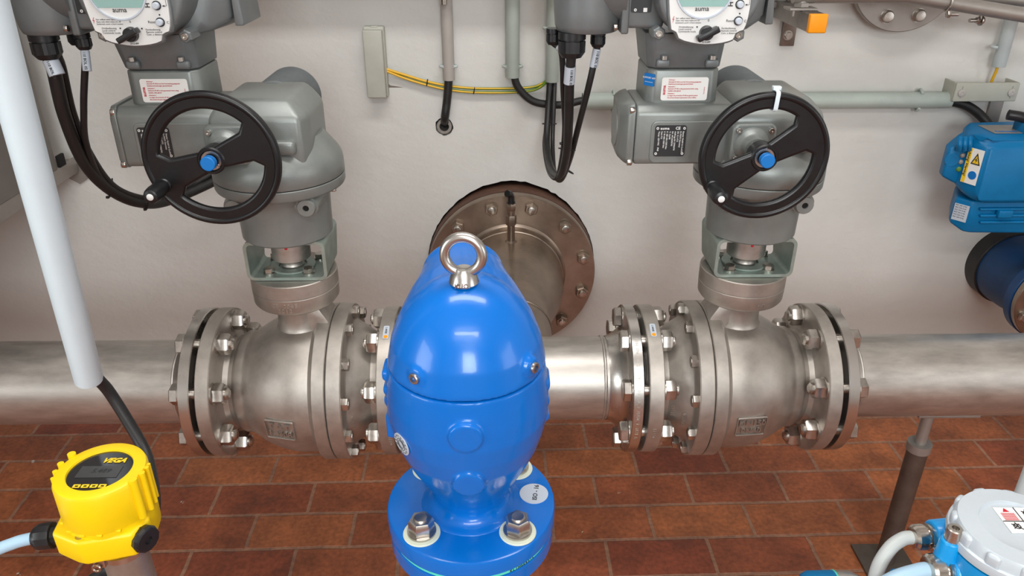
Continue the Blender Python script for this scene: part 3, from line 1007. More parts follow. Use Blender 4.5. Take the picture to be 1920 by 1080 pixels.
    text(bm, 'Y004.288/003', f + V((0.0335, 0, -0.009)), Z_, -X_, 0.0022, 0, 'LEFT', 0.0001)
    obj('sticker_print', bm, M['red'], st)
    if not left:
        bm = N(); u = V((1, -1, 0)).normalized()
        pc = W(-0.2145, 1.2875, 1.139)
        plate(bm, [rrect(0.020, 0.020, 0.001)], pc, u, Z_, 0.0014)
        ap = obj('side_sticker', bm, M['cap'], t)
        bm = N(); text(bm, 'SUPPORT APP', pc + V((-0.0008, -0.0008, 0.002)), u, Z_, 0.004, 0.01, 'CENTER', 0.0001)
        text(bm, 'www.auma.com', pc + V((-0.0008, -0.0008, -0.004)), u, Z_, 0.0024, 0.0, 'CENTER', 0.0001)
        obj('sticker_print', bm, M['wprint'], ap)
    # control head: round-bottomed drum with white front panel
    half = [(1240+x/10.667, y/10.667) for x, y in ((150, -200), (160, 0), (172, 300), (202, 590), (300, 640), (322, 690), (350, 765), (460, 815), (600, 850), (740, 875), (880, 885), (1040, 878), (1200, 858), (1330, 828), (1430, 790), (1455, 740), (1490, 665), (1560, 625), (1640, 600), (1690, 500), (1735, 350), (1775, 150), (1798, -60), (1790, -280), (1700, -520), (1500, -760), (1100, -900), (700, -860), (350, -640), (200, -420))]
    loop = [DR(x, y, 1.195) for x, y in half]
    cxm, czm = -0.1495, 1.285
    bm = N()
    plate(bm, [loop], W(0, 1.197, 0), X_, Z_, 0.004, 0.0004)
    fp = obj('front_panel', bm, M['face'], t)
    bm = N()
    big = [(cxm+(x-cxm)*1.045, czm+(z-czm)*1.045) for x, z in loop]
    plate(bm, [big], W(0, 1.204, 0), X_, Z_, 0.012, 0.003)
    big2 = [(cxm+0.075*1.0*math.cos(a_)*1.03, czm+0.074*math.sin(a_)) for a_ in [2*PI*i/48 for i in range(48)]]
    plate(bm, [big2], W(0, 1.25, 0), X_, Z_, 0.09, 0.006)
    LUGS = (DR(1236, 63, 1.236), DR(1385, 66, 1.236))
    for x, z in LUGS:
        lathe(bm, W(x, 1.236, z), Y_, [(0, 0.0085), (0.002, 0.0105), (0.04, 0.0105)], 6, 0.5)
    ch = obj('control_head', bm, GD, t, 40)
    for x, z in LUGS:
        bm = N(); lathe(bm, W(x, 1.2365, z), -Y_, [(0, 0.0055), (0.003, 0.0055), (0.0035, 0.0048), (0.0035, 0.0028), (0.001, 0.0026), (0.001, 0)], 20)
        obj('screw', bm, M['bolt'], ch)
    # display window, lettering, knob, buttons
    lx, lz = DR(1322, -22, 1.195)
    bm = N()
    ring(bm, W(lx, 1.195, lz), -Y_, 0, 0.002, 0.0405, 0.0432, 64, 0.0005)
    obj('window_rim', bm, M['stick'], fp)
    bm = N()
    pts = [(0.040*math.cos(a_), 0.040*math.sin(a_)) for a_ in [math.radians(-38+i*(256/40)) for i in range(41)]]
    pts = [p for p in pts if p[1] > -0.0255]
    pts = [(-0.0305, -0.0252)] + [] + [(0.0305, -0.0252)] + pts
    plate(bm, [pts], W(lx, 1.1945, lz), X_, Z_, 0.001)
    obj('display', bm, M['lcd'], fp)
    fy = 1.1947
    bm = N()
    x, z = DR(1316, 20.5, fy)
    text(bm, 'auma', W(x, fy, z), X_, Z_, 0.0098, 0.012, 'CENTER', 0.0001)
    x, z = DR(1267, 35.5, fy)
    for i, s in enumerate(('Nur oeffnen wenn spannungslos', 'Open only when mains are off', 'Seulement ouvrir si hors tension')):
        text(bm, s, W(x, fy, z-0.0032*i), X_, Z_, 0.0029, 0, 'LEFT', 0.0001)
    x, z = DR(1272.5, 52, fy)
    for i, s in enumerate(('Ortsbedienung', 'Local control', 'Commande locale')):
        text(bm, s, W(x, fy, z-0.0033*i), X_, Z_, 0.0036, 0, 'LEFT', 0.0001)
    x, z = DR(1352.5, 54.5, fy)
    for i, s in enumerate(('Fernbedienung', 'Remote control', 'Com. a distance')):
        text(bm, s, W(x, fy, z-0.0035*i), X_, Z_, 0.0036, 0, 'LEFT', 0.0001)
    x, z = DR(1328.5, 40.5, fy); text(bm, '0', W(x, fy, z), X_, Z_, 0.005, 0, 'CENTER', 0.0001)
    x, z = DR(1376, 41, fy); text(bm, 'Reset', W(x, fy, z), X_, Z_, 0.0052, 0, 'RIGHT', 0.0001)
    x, z = DR(1395, 42, fy); text(bm, 'C', W(x, fy, z), X_, Z_, 0.0052, 0, 'LEFT', 0.0001)
    x, z = DR(1324, 80.5, fy); text(bm, '2112.4PP', W(x, fy, z), X_, Z_, 0.0034, 0.02, 'CENTER', 0.0001)
    x, z = DR(1373.5, 12.5, fy); text(bm, 'H', W(x, fy, z), Z_, -X_, 0.0095, 0.03, 'LEFT', 0.0001)
    for px, py in ((1307, 50.5), (1346.5, 51), (1387, 25.5)):
        x, z = DR(px, py, fy)
        lathe(bm, W(x, fy, z), -Y_, [(0, 0.0012), (0.0002, 0.0012)], 14)
    xa_, za_ = DR(1398, 9, fy); xb_, zb_ = DR(1405, 9, fy); xc_, zc_ = DR(1405.5, -20, fy)
    box(bm, W((xa_+xb_)/2, fy, za_), (abs(xb_-xa_), 0.0003, 0.0005)); box(bm, W(xb_, fy, (za_+zc_)/2), (0.0005, 0.0003, abs(zc_-za_)))
    plate(bm, [[(xa_-0.001, za_), (xa_+0.0025, za_+0.0013), (xa_+0.0025, za_-0.0013)]], W(0, fy, 0), X_, Z_, 0.0003)
    obj('panel_print', bm, M['ink'], fp)
    bm = N()
    x, z = DR(1262, 37, fy)
    plate(bm, [[(x+0.001, z+0.005), (x-0.0012, z), (x+0.0006, z+0.0004), (x-0.0006, z-0.005), (x+0.0018, z+0.0013), (x, z+0.001), (x+0.0018, z+0.005)]], W(0, fy, 0), X_, Z_, 0.0003)
    obj('lightning_mark', bm, M['red'], fp)
    x, z = DR(1325.5, 62.5, 1.19)
    bm = N()
    lathe(bm, W(x, 1.195, z), -Y_, [(0, 0.0108), (0.008, 0.0100), (0.009, 0.009), (0.009, 0)], 40)
    rt = Matrix.Rotation(math.radians(-27), 4, 'Y')
    box(bm, W(x, 1.183, z), (0.034, 0.016, 0.0085), 0.0018, rt)
    obj('selector_knob', bm, M['black'], fp)
    for px, py in ((1387, 8), (1384, 39)):
        x, z = DR(px, py, 1.195)
        bm = N(); ring(bm, W(x, 1.195, z), -Y_, 0, 0.0012, 0.0052, 0.0066, 32)
        cyl(bm, W(x, 1.195, z), W(x, 1.1942, z), 0.0060, n=24)
        rb = obj('button_ring', bm, M['ink'], fp)
        bm = N(); lathe(bm, W(x, 1.195, z), -Y_, [(0, 0.0050), (0.006, 0.0048), (0.0068, 0.0040), (0.007, 0)], 28)
        obj('push_button', bm, M['stick'], rb)
    # rear part of the control head to the right
    bm = N()
    hull(bm, [W(x, y, z) for x, y, z in ((-0.14, 1.26, 1.215), (-0.075, 1.27, 1.215), (-0.035, 1.30, 1.232), (-0.03, 1.30, 1.36), (-0.14, 1.26, 1.36), (-0.14, 1.43, 1.215), (-0.05, 1.42, 1.218), (-0.03, 1.40, 1.232), (-0.03, 1.40, 1.36), (-0.14, 1.43, 1.36))], 0.008)
    hull(bm, [W(x, y, z) for x, y, z in ((-0.032, 1.298, 1.224), (-0.032, 1.402, 1.224), (-0.018, 1.30, 1.224), (-0.018, 1.40, 1.224), (-0.032, 1.298, 1.36), (-0.032, 1.402, 1.36), (-0.026, 1.31, 1.36), (-0.026, 1.39, 1.36))], 0.002)
    obj('rear_housing', bm, GD, t, 50)
    # plug connector at the left with its side plate and cable glands
    bm = N()
    box(bm, W(-0.236, 1.31, 1.290), (0.064, 0.10, 0.132), 0.006)
    box(bm, W(-0.2655, 1.308, 1.285), (0.012, 0.106, 0.138), 0.003)
    obj('connector_flange', bm, GD, t, 50)
    bm = N(); cyl(bm, W(-0.277, 1.258, 1.2265), W(-0.283, 1.258, 1.2265), 0.0052, n=20, bev=0.001); obj('screw', bm, M['bolt'], t)
    bm = N()
    plate(bm, [rrect(0.032, 0.07, 0.003)], W(-0.2415, 1.2595, 1.283), X_, Z_, 0.0014)
    sp_ = obj('side_plate', bm, M['ink'], t)
    bm = N()
    for i, s in enumerate(('AC 01.2', 'Nr: 23907', 'IP68', '24 VDC')):
        text(bm, s, W(-0.231-0.0055*i, 1.2586, 1.285), -Z_, X_, 0.004, 0.02, 'LEFT', 0.0001)
    ring(bm, W(-0.2505, 1.2588, 1.252), -Y_, 0, 0.0005, 0.001, 0.0022, 16)
    plate(bm, [rrect(0.006, 0.006, 0.0005)], W(-0.235, 1.2586, 1.252), X_, Z_, 0.0003)
    obj('plate_print', bm, M['wprint'], sp_)
    bm = N()
    lathe(bm, W(-0.32, 1.305, 0), Z_, [(1.215, 0.046), (1.2165, 0.049), (1.225, 0.052), (1.245, 0.054), (1.30, 0.057), (1.36, 0.057)], 56)
    lathe(bm, W(-0.265, 1.305, 1.295), -X_, [(0, 0.066), (0.02, 0.064), (0.05, 0.055), (0.07, 0.045)], 56)
    obj('connector_hood', bm, GD, t, 50)
    for gx, gy, r, h in ((-0.345 if not left else -0.3355, 1.288, 0.0225, 0.040), (-0.3015 if not left else -0.2755, 1.30 if not left else 1.29, 0.0125, 0.026), (-0.3725, 1.325, 0.0125, 0.026) if not left else (-0.31, 1.335, 0.0125, 0.026)):
        bm = N()
        lathe(bm, W(gx, gy, 1.2155), -Z_, [(0, r), (h*0.28, r), (h*0.30, r*0.82), (h*0.36, r*0.82)], 24)
        n = 24
        rr = [r*(1.0 if i % 3 else 0.93) for i in range(n)]
        for s0, s1, k0, k1 in ((h*0.34, h*0.78, 1, 1), (h*0.78, h, 1, 0.72)):
            A = [bm.verts.new(W(gx+rr[i]*k0*math.cos(2*PI*i/n), gy+rr[i]*k0*math.sin(2*PI*i/n), 1.2155-s0)) for i in range(n)]
            Bq = [bm.verts.new(W(gx+rr[i]*k1*math.cos(2*PI*i/n), gy+rr[i]*k1*math.sin(2*PI*i/n), 1.2155-s1)) for i in range(n)]
            for i in range(n):
                j = (i+1) % n
                bm.faces.new((A[i], A[j], Bq[j], Bq[i]))
            bm.faces.new(A); bm.faces.new(Bq)
        obj('cable_gland', bm, M['black'], t, 30)
    return t

actuator(SL, 'left grey electric valve actuator with black handwheel, its big gearbox dome in full view', 20, 206, True)
actuator(SR, 'right grey electric valve actuator whose black handwheel carries a white cable tie', 31, 212, False)

# white tie round the rim of the right handwheel
c = V((SR-0.052, 1.155, 1.0475))
a = math.radians(87.5)
mid = c + V((math.cos(a), 0, math.sin(a)))*0.0885
bm = N()
u, v = V((math.cos(a), 0, math.sin(a))), Y_
tv = V((-math.sin(a), 0, math.cos(a)))
lo, li = rrect(0.0305, 0.0215, 0.005, 5), rrect(0.0280, 0.0190, 0.004, 5)
ringv = []
for k, (L_, s) in enumerate(((lo, -0.0032), (li, -0.0032), (li, 0.0032), (lo, 0.0032))):
    ringv.append([bm.verts.new(mid + u*x + v*(y-0.001) + tv*s) for x, y in L_])
for i in range(len(lo)):
    j = (i+1) % len(lo)
    for k in range(4):
        bm.faces.new((ringv[k][i], ringv[k][j], ringv[(k+1) % 4][j], ringv[(k+1) % 4][i]))
box(bm, mid + u*0.0172 - tv*0.001 - V((0, -0.004, 0)), (0.0125, 0.009, 0.006), 0.001)
tag(obj('cable_tie', bm, M['tie'], None), 'wide white cable tie looped over the right black handwheel rim', 'cable tie')

# ---------------------------------------------------------------- actuator cables
def cable(pts, r, label, labels=(), group=None, m='rubber'):
    t = thing('cable', label, 'cable', V(pts[0]), group)
    bm = N(); tube(bm, pts, r, 14)
    obj('sheath', bm, M[m], t)
    for f, L_ in labels:
        P = smooth_path(pts)
        i = int(f*(len(P)-1))
        p, d = P[i], (P[i+1]-P[i]).normalized()
        bm = N(); cyl(bm, p, p + d*L_, r+0.0012, n=16)
        lb = obj('wire_marker', bm, M['stick'], t)
        bm = N()
        side = V((0, -1, 0)); side = (side - d*side.dot(d)).normalized()
        text(bm, '110 BOL 02', p + d*0.002 + side*(r+0.0015), d, side.cross(d)*1.0, 0.0058, 0.02, 'LEFT', 0.0001)
        obj('marker_print', bm, M['ink'], lb)
    return t

def cable_r(pxs):
    return [U(*p) for p in pxs]
WC = 1.92
g0 = V((SR-0.345, 1.288, 1.18)); g1 = V((SR-0.3015, 1.30, 1.192)); g2 = V((SR-0.3725, 1.325, 1.192))
cable([g0, U(1068, 150, 1.30), U(1066, 230, 1.34), U(1062, 290, 1.42), U(1050, 330, 1.56), U(1033, 315, 1.72), U(1025, 270, 1.84), U(1028, 210, 1.90), U(1031, 158, 1.926), U(1032, 120, 1.927)], 0.0082, 'thick black cable from the big gland of the right actuator, hanging in a loop', [(0.06, 0.03)])
cable([g1, U(1115, 112, 1.302), U(1103, 165, 1.31), U(1085, 235, 1.36), U(1068, 300, 1.46), U(1052, 337, 1.58), U(1040, 325, 1.74), U(1036, 270, 1.85), U(1038, 210, 1.89), U(1040, 158, 1.924), U(1040, 120, 1.924)], 0.0055, 'thin black cable from the right-hand gland of the right actuator, slanting down left', [(0.035, 0.03)])
cable([g2, U(1053, 100, 1.32), U(1056, 170, 1.34), U(1059, 240, 1.38), U(1053, 300, 1.48), U(1043, 334, 1.60), U(1028, 318, 1.75), U(1021, 265, 1.86), U(1032, 205, 1.908), U(1035, 158, 1.932), U(1035, 120, 1.932)], 0.0052, 'thin black cable from the rear left gland of the right actuator', [(0.06, 0.03)])
bm = N(); torus(bm, U(1063, 280, 1.41), (0.15, 0.3, 1), 0.0155, 0.0015, 28, 6); box(bm, U(1052, 269, 1.40), (0.006, 0.006, 0.004), 0.001)
tag(obj('cable_tie', bm, M['black']), 'thin black tie round the hanging cables below the right actuator glands', 'cable tie')
bm = N(); torus(bm, U(1030, 232, 1.895), (0.0, 0.2, 1), 0.0175, 0.0015, 28, 6); box(bm, U(1039, 233, 1.875), (0.006, 0.006, 0.004), 0.001)
tag(obj('cable_tie', bm, M['black']), 'thin black tie round the cables just below the short green conduit', 'cable tie')
bm = N(); torus(bm, U(1062, 318, 1.53), (0.6, 0.2, 1), 0.0165, 0.0015, 28, 6)
tag(obj('cable_tie', bm, M['black']), 'thin black tie low on the cable loop, right above its bottom bend', 'cable tie')

l0 = V((SL-0.3355, 1.288, 1.18)); l1 = V((SL-0.2755, 1.29, 1.192)); l2 = V((SL-0.3015, 1.32, 1.192))
cable([l0, U(101, 132, 1.29), U(122, 220, 1.32), U(158, 305, 1.40), U(205, 355, 1.48), U(262, 380, 1.56), U(320, 375, 1.66), U(420, 330, 1.78), U(470, 290, 1.86), U(480, 280, WY+0.01)], 0.0112, 'thickest black cable curving from the big gland of the left actuator', [(0.05, 0.025)])
cable([l1, U(160, 115, 1.29), U(157, 200, 1.31), U(162, 270, 1.37), U(190, 335, 1.45), U(240, 368, 1.54), U(300, 368, 1.64), U(400, 325, 1.77), U(470, 270, 1.86), U(480, 262, WY+0.01)], 0.0056, 'thin black cable with white marker from the small gland of the left actuator', [(0.03, 0.032)])
cable([l0 + V((0.012, 0.006, 0)), U(118, 130, 1.31), U(138, 215, 1.34), U(170, 290, 1.41), U(215, 350, 1.49), U(275, 372, 1.58), U(330, 362, 1.68), U(420, 310, 1.79), U(480, 250, 1.87), U(490, 245, WY+0.01)], 0.0062, 'black cable leaving the big gland of the left actuator behind the thickest one')
for p, lab in (((208, 352, 1.49), 'small black tie on the curving left cables, the one nearer the cabinet'), ((278, 376, 1.58), 'small black tie on the curving left cables, beside the crank handle')):
    bm = N(); torus(bm, U(*p), (1, 0.35, -0.35), 0.0185, 0.0016, 28, 6); q = U(*p); box(bm, q + V((-0.008, -0.006, -0.018)), (0.006, 0.006, 0.005), 0.001)
    tag(obj('cable_tie', bm, M['black']), lab, 'cable tie')

# ---------------------------------------------------------------- blue air valve in the foreground
BX, BY = -0.0355, 0.667
FT = 0.802     # top of its flange
t = thing('air_valve', 'glossy blue egg-shaped cast valve with steel lifting eye, in the foreground centre', 'valve', (BX, BY, FT-0.026))
ZS = 0.992
bm = N()
pr = [(ZS, 0.0), (ZS, 0.0805)]
for i in range(1, 17):
    a = (0.33 + 0.67*i/16)*PI/2
    pr.append((0.944 + 0.139*math.sin(a)**1.05, 0.0885*math.cos(a)**0.9))
pr[-1] = (1.083, 0.0)
lathe(bm, (BX, BY, 0), Z_, pr, 64, cap=False)
a0, a1 = V((BX, BY+0.0, 1.004)), V((BX-0.007, 0.772, 1.040))
lathe(bm, a0, a1-a0, [(0, 0.0745), (0.02, 0.073), (0.04, 0.067), (0.06, 0.0605), (0.08, 0.0525), (0.098, 0.0465), (0.110, 0.0445), (0.114, 0.042)], 48)
SCREWS = ((775, 711, 0.602), (1004, 690, 0.618))
for px, py, yy in SCREWS:
    q = U(px, py, yy)
    ctr = V((BX, BY, q.z))
    d = (q-ctr).normalized()
    cyl(bm, ctr + d*0.05, q - d*0.002, 0.022, 0.0095, n=28)
o = obj('cover', bm, M['blue'], t, 180)
for mt_, kw in (('REMESH', dict(mode='VOXEL', voxel_size=0.0022, use_smooth_shade=True)), ('SMOOTH', dict(factor=0.5, iterations=6))):
    md = o.modifiers.new(mt_.lower(), mt_)
    for k, v in kw.items():
        setattr(md, k, v)
for px, py, yy in SCREWS:
    q = U(px, py, yy)
    ctr = V((BX, BY, q.z)); d = (q-ctr).normalized()
    bm = N(); lathe(bm, q - d*0.006, d, [(0, 0.0056), (0.0062, 0.0056), (0.007, 0.0048), (0.007, 0.0030), (0.003, 0.0028), (0.003, 0)], 24)
    obj('socket_screw', bm, M['bolt'], t)
bm = N()
pr = [(ZS-0.0015, 0.0), (ZS-0.0015, 0.0795)]
for z, r in ((0.975, 0.0818), (0.955, 0.0838), (0.935, 0.0842), (0.913, 0.0805), (0.892, 0.0748), (0.870, 0.0655), (0.852, 0.0560), (0.838, 0.0480), (0.826, 0.0425), (0.817, 0.0405), (0.811, 0.0420), (0.806, 0.047), (0.8025, 0.056), (0.80, 0.058)):
    pr.append((z, r))
pr.append((0.795, 0))
lathe(bm, (BX, BY, 0), Z_, pr, 72, cap=False)
cyl(bm, (BX+0.001, BY-0.04, 0.957), (BX+0.001, BY-0.0868, 0.955), 0.0165, n=40)
cyl(bm, (BX+0.002, BY-0.02, 0.902), (BX+0.002, BY-0.0800, 0.892), 0.0162, n=40)
# side lugs on the left and right
for z, w_ in ((0.978, 0.012), (0.960, 0.010), (0.947, 0.01), (0.915, 0.03)):
    box(bm, (BX-0.0800, BY, z), (0.012, 0.03, w_), 0.003)
for z, w_ in ((0.965, 0.012), (0.945, 0.01), (0.925, 0.01)):
    box(bm, (BX+0.0800, BY, z), (0.010, 0.03, w_), 0.003)
o = obj('body', bm, M['blue'], t, 180)
for mt_, kw in (('REMESH', dict(mode='VOXEL', voxel_size=0.0018, use_smooth_shade=True)), ('SMOOTH', dict(factor=0.5, iterations=5))):
    md = o.modifiers.new(mt_.lower(), mt_)
    for k, v in kw.items():
        setattr(md, k, v)
bm = N(); lathe(bm, (BX, BY, FT-0.022), Z_, [(0, 0.092), (0.002, 0.0942), (0.0185, 0.0942), (0.021, 0.0932), (0.022, 0.091), (0.022, 0.0)], 96)
fl = obj('flange', bm, M['blue'], t)
# round sticker
d = V((-math.cos(math.radians(38)), -math.sin(math.radians(38)), -0.12)).normalized()
q = V((BX, BY, 0.922)) + V((d.x, d.y, 0)).normalized()*0.0826
bm = N(); u = V((0, 0, 1)).cross(d).normalized(); v = d.cross(u)
plate(bm, [circ(0.0125, 40)], q, u, v, 0.0012)
s_ = obj('round_sticker', bm, M['stick'], t)
bm = N()
for i in range(14):
    a = 2*PI*i/14
    dd = u*math.cos(a) + v*math.sin(a)
    text(bm, 'ARMATUREN WERK'[i] if 'ARMATUREN WERK'[i] != ' ' else '.', q + d*0.0009 + dd*0.0088, v*math.cos(a) - u*math.sin(a) if False else -(v*math.cos(a) - u*math.sin(a)), dd, 0.0034, 0.0, 'CENTER', 0.0001)
torus(bm, q + d*0.0009, d, 0.0068, 0.0003, 30, 4)
torus(bm, q + d*0.0009, d, 0.0045, 0.0003, 30, 4)
obj('sticker_print', bm, M['ink'], s_)
q = V((BX+0.0695, BY+0.002, FT+0.0003))
for zz in ():
    pass
qx = U(1001, 926, 0.70)
k = (FT-EYE)/(qx.z-EYE); q = V((qx.x*k, qx.y*k, FT+0.0004))
bm = N(); plate(bm, [circ(0.0163, 40)], q, X_, Y_, 0.0009)
s_ = obj('round_sticker', bm, M['stick'], fl)
bm = N(); text(bm, 'ISO - 16', q + V((0.0025, -0.0115, 0.0006)), V((0.16, 1, 0)), V((-1, 0.16, 0)), 0.0074, 0.02, 'LEFT', 0.0001)
obj('sticker_print', bm, M['ink'], s_)
# lifting eye
bm = N()
e = U(870, 527, BY-0.010)
e = V((e.x, BY-0.010, 1.081))
lathe(bm, e, Z_, [(0, 0.0135), (0.002, 0.0145), (0.009, 0.0125), (0.013, 0.0095), (0.016, 0.008)], 36)
torus(bm, e + V((0, 0, 0.0292)), (0.12, 1, -0.05), 0.0178, 0.0050, 64, 18)
ey = obj('lifting_eye', bm, M['mach'], t)
bm = N(); text(bm, 'KUO.', e + V((-0.001, -0.0142, 0.0015)), X_, Z_, 0.006, 0.03, 'CENTER', 0.0006)
obj('stamped_lettering', bm, M['bolt'], ey)
# bolts with plastic washers
for i, a in enumerate((45, 135, 225, 315)):
    aa = math.radians(a)
    p = V((BX + 0.0725*math.cos(aa), BY + 0.0725*math.sin(aa), FT))
    bm = N()
    cyl(bm, p - Z_*0.075, p + Z_*0.022, 0.0078, n=24)
    lathe(bm, p + Z_*0.022, Z_, [(0, 0.0078), (0.0012, 0.0065), (0.0008, 0.004), (0.0008, 0)], 24)
    b = obj('bolt', bm, M['bolt'], t)
    bm = N(); lathe(bm, p, Z_, [(0, 0.0195), (0.0012, 0.0200), (0.0025, 0.0195), (0.0028, 0.009)], 40)
    wz = obj('plastic_washer', bm, M['washer'], b)
    bm = N(); lathe(bm, p + Z_*0.0028, Z_, [(0, 0.0155), (0.0022, 0.0155), (0.0025, 0.009)], 36); obj('washer', bm, M['bolt'], b)
    bm = N(); r6 = 0.012/math.cos(PI/6)
    lathe(bm, p + Z_*0.0052, Z_, [(0, r6*0.95), (0.0015, r6), (0.0125, r6), (0.016, r6*0.86), (0.016, 0.008)], 6, 0.45+i*0.4, cap=False)
    obj('nut', bm, M['bolt'], b)

bm = N(); lathe(bm, (BX, BY, FT-0.0265), Z_, [(0, 0.05), (0, 0.0915), (0.0036, 0.0915), (0.0036, 0.05)], 80, cap=False)
g_ = tag(obj('gasket', bm, M['mint']), 'mint green gasket squeezed between the two blue foreground flanges', 'gasket')
bm = N(); text_round(bm, 'KLINGERSIL', (BX, BY), 0.0916, FT-0.0264, 0.0042, -52, 0.04, 0.8, 0.0001)
obj('gasket_print', bm, M['ink'], g_)
t = thing('flanged_riser', 'blue counter flange and riser pipe under the blue foreground valve', 'pipe', (BX, BY, 0))
bm = N(); lathe(bm, (BX, BY, FT-0.0265-0.0225), Z_, [(0, 0.04), (0, 0.090), (0.002, 0.0925), (0.0195, 0.0925), (0.021, 0.0905), (0.0223, 0.07), (0.0223, 0.04)], 96, cap=False)
obj('flange', bm, M['blue'], t)
bm = N(); lathe(bm, (BX, BY, 0), Z_, [(0, 0.042), (0.70, 0.042), (0.735, 0.046), (0.753, 0.056)], 56); obj('riser_pipe', bm, M['blue'], t)

# ---------------------------------------------------------------- yellow transmitter, bottom left
def q_at(px, py, Z):
    r = U(px, py, 1.0) - V((0, 0, EYE))
    k = (Z-EYE)/r.z
    return V((0, 0, EYE)) + r*k
LT = 0.932
c = q_at(187, 880, LT); TX, TY = c.x, c.y
t = thing('level_transmitter', 'yellow instrument head with round dark display, in the bottom left corner', 'transmitter', (TX, TY, 0))
n = 72
bm = N()
RL = 0.0415
rows = []
for z, r in ((LT-0.043, RL*0.985), (LT-0.042, RL*1.0), (LT-0.0042, RL*0.985), (LT-0.0008, RL*0.955), (LT, RL*0.92), (LT, RL*0.70), (LT-0.0028, RL*0.685)):
    rows.append((z, r))
lathe(bm, (TX, TY, 0), Z_, rows, n)
for k, a in enumerate((-24, -8, 5, 15, 150, 168, 181, 191)):
    aa = math.radians(a)
    rr_ = (0.0038, 0.0030, 0.0024, 0.0019)[k % 4]
    top = LT + (0.002, 0.0005, -0.001, -0.003)[k % 4]
    p = V((TX+RL*1.0*math.cos(aa), TY+RL*1.0*math.sin(aa), 0))
    tube(bm, [p + Z_*(LT-0.043), p+Z_*(LT-0.02), p + Z_*(top-0.002), p+Z_*top], lambda f, R=rr_: R if f < 0.9 else R*(1-(f-0.9)*5), 14)
for k in range(5):
    aa = math.radians(215+k*22)
    box(bm, (TX+RL*0.985*math.cos(aa), TY+RL*0.985*math.sin(aa), LT-0.0435), (0.005, 0.003, 0.003), 0.0008)
lid = obj('lid', bm, M['yellow'], t, 40)
bm = N(); lathe(bm, (TX, TY, LT-0.0024), Z_, [(0, 0.0), (0, RL*0.70), (0.0004, RL*0.70), (0.0006, 0)], 56, cap=False)
ds = obj('display_window', bm, M['glass'], lid)
bm = N(); plate(bm, [[(-0.0195, -0.0095), (0.019, -0.0095), (0.019, 0.0065), (-0.0195, 0.0065)]], (TX, TY, LT-0.0016), X_, Y_, 0.0003)
obj('screen', bm, M['dispg'], ds)
bm = N(); text(bm, '5.489', (TX+0.001, TY-0.003, LT-0.0013), X_, Y_, 0.008, 0.0, 'CENTER', 0.0001, shear=0.2)
obj('screen_digits', bm, M['ink'], ds)
bm = N(); text(bm, 'VEGA', (TX+0.007, TY+0.0115, LT-0.0013), X_, Y_, 0.0088, 0.04, 'CENTER', 0.0001, shear=0.35)
obj('print', bm, M['yprint'], ds)
for i in range(4):
    bm = N(); xx = -0.0115+0.0078*i
    plate(bm, [rrect(0.0066, 0.0045, 0.0006), rrect(0.003, 0.002, 0.0003)], (TX+xx, TY-0.0215, LT-0.0012), X_, Y_, 0.0003)
    obj('key_print', bm, M['yprint'], ds)
# lower housing
bm = N()
lathe(bm, (TX, TY, 0), Z_, [(LT-0.092, 0.020), (LT-0.088, 0.026), (LT-0.083, 0.030), (LT-0.079, 0.0365), (LT-0.072, 0.0395), (LT-0.043, 0.0405)], 56)
hull(bm, [(TX-0.042, TY-0.032, LT-0.048), (TX-0.042, TY-0.032, LT-0.075), (TX-0.046, TY-0.005, LT-0.075), (TX-0.046, TY-0.005, LT-0.048),
          (TX-0.012, TY-0.045, LT-0.048), (TX-0.012, TY-0.045, LT-0.077), (TX+0.034, TY-0.034, LT-0.048), (TX+0.034, TY-0.034, LT-0.076), (TX+0.041, TY-0.012, LT-0.048), (TX+0.041, TY-0.012, LT-0.075),
          (TX+0.030, TY+0.01, LT-0.048), (TX+0.030, TY+0.01, LT-0.075), (TX-0.03, TY+0.01, LT-0.048), (TX-0.03, TY+0.01, LT-0.075)], 0.0035, 3)
obj('housing', bm, M['yellow'], t, 50)
bm = N(); lathe(bm, (TX-0.013, TY-0.036, LT-0.0485), Z_, [(0, 0.0045), (0.001, 0.0045), (0.0012, 0.003), (0.0008, 0.0)], 20); obj('screw', bm, M['bolt'], t)
p = V((TX+0.036, TY-0.024, LT-0.062)); d = V((0.88, -0.48, 0)).normalized()
bm = N(); lathe(bm, p, d, [(0, 0.0125), (0.005, 0.0135), (0.008, 0.0125), (0.009, 0.011), (0.009, 0.004), (0.007, 0.0035), (0.007, 0)], 12); obj('blind_plug', bm, M['black'], t, 25)
p = V((TX-0.043, TY-0.019, LT-0.062)); d = V((-1, -0.10, -0.06)).normalized()
bm = N(); lathe(bm, p, d, [(0, 0.0095), (0.006, 0.0095), (0.0065, 0.0125), (0.009, 0.0128), (0.018, 0.0125), (0.022, 0.011), (0.0245, 0.0085)], 12); obj('cable_gland', bm, M['black'], t, 25)
gend = p + d*0.022
bm = N(); box(bm, (TX-0.004, TY-0.034, LT-0.083), (0.011, 0.006, 0.010), 0.001); torus(bm, (TX-0.006, TY-0.039, LT-0.086), Y_, 0.0035, 0.0012, 20, 6); obj('earth_clamp', bm, M['nickel'], t)
bm = N(); lathe(bm, (TX, TY, 0), Z_, [(LT-0.099, 0.0225), (LT-0.0985, 0.024), (LT-0.0925, 0.024), (LT-0.092, 0.0225)], 48); obj('steel_collar', bm, M['mach'], t)
bm = N(); lathe(bm, (TX, TY, 0), Z_, [(0, 0.021), (LT-0.097, 0.021)], 40); obj('process_tube', bm, M['cast'], t)
cable([gend, gend + V((-0.02, -0.004, -0.003)), gend + V((-0.045, -0.015, -0.01)), gend + V((-0.10, -0.05, -0.035)), gend + V((-0.16, -0.10, -0.10))], 0.0058, 'pale blue cable entering the black gland of the yellow transmitter', m='bluec')

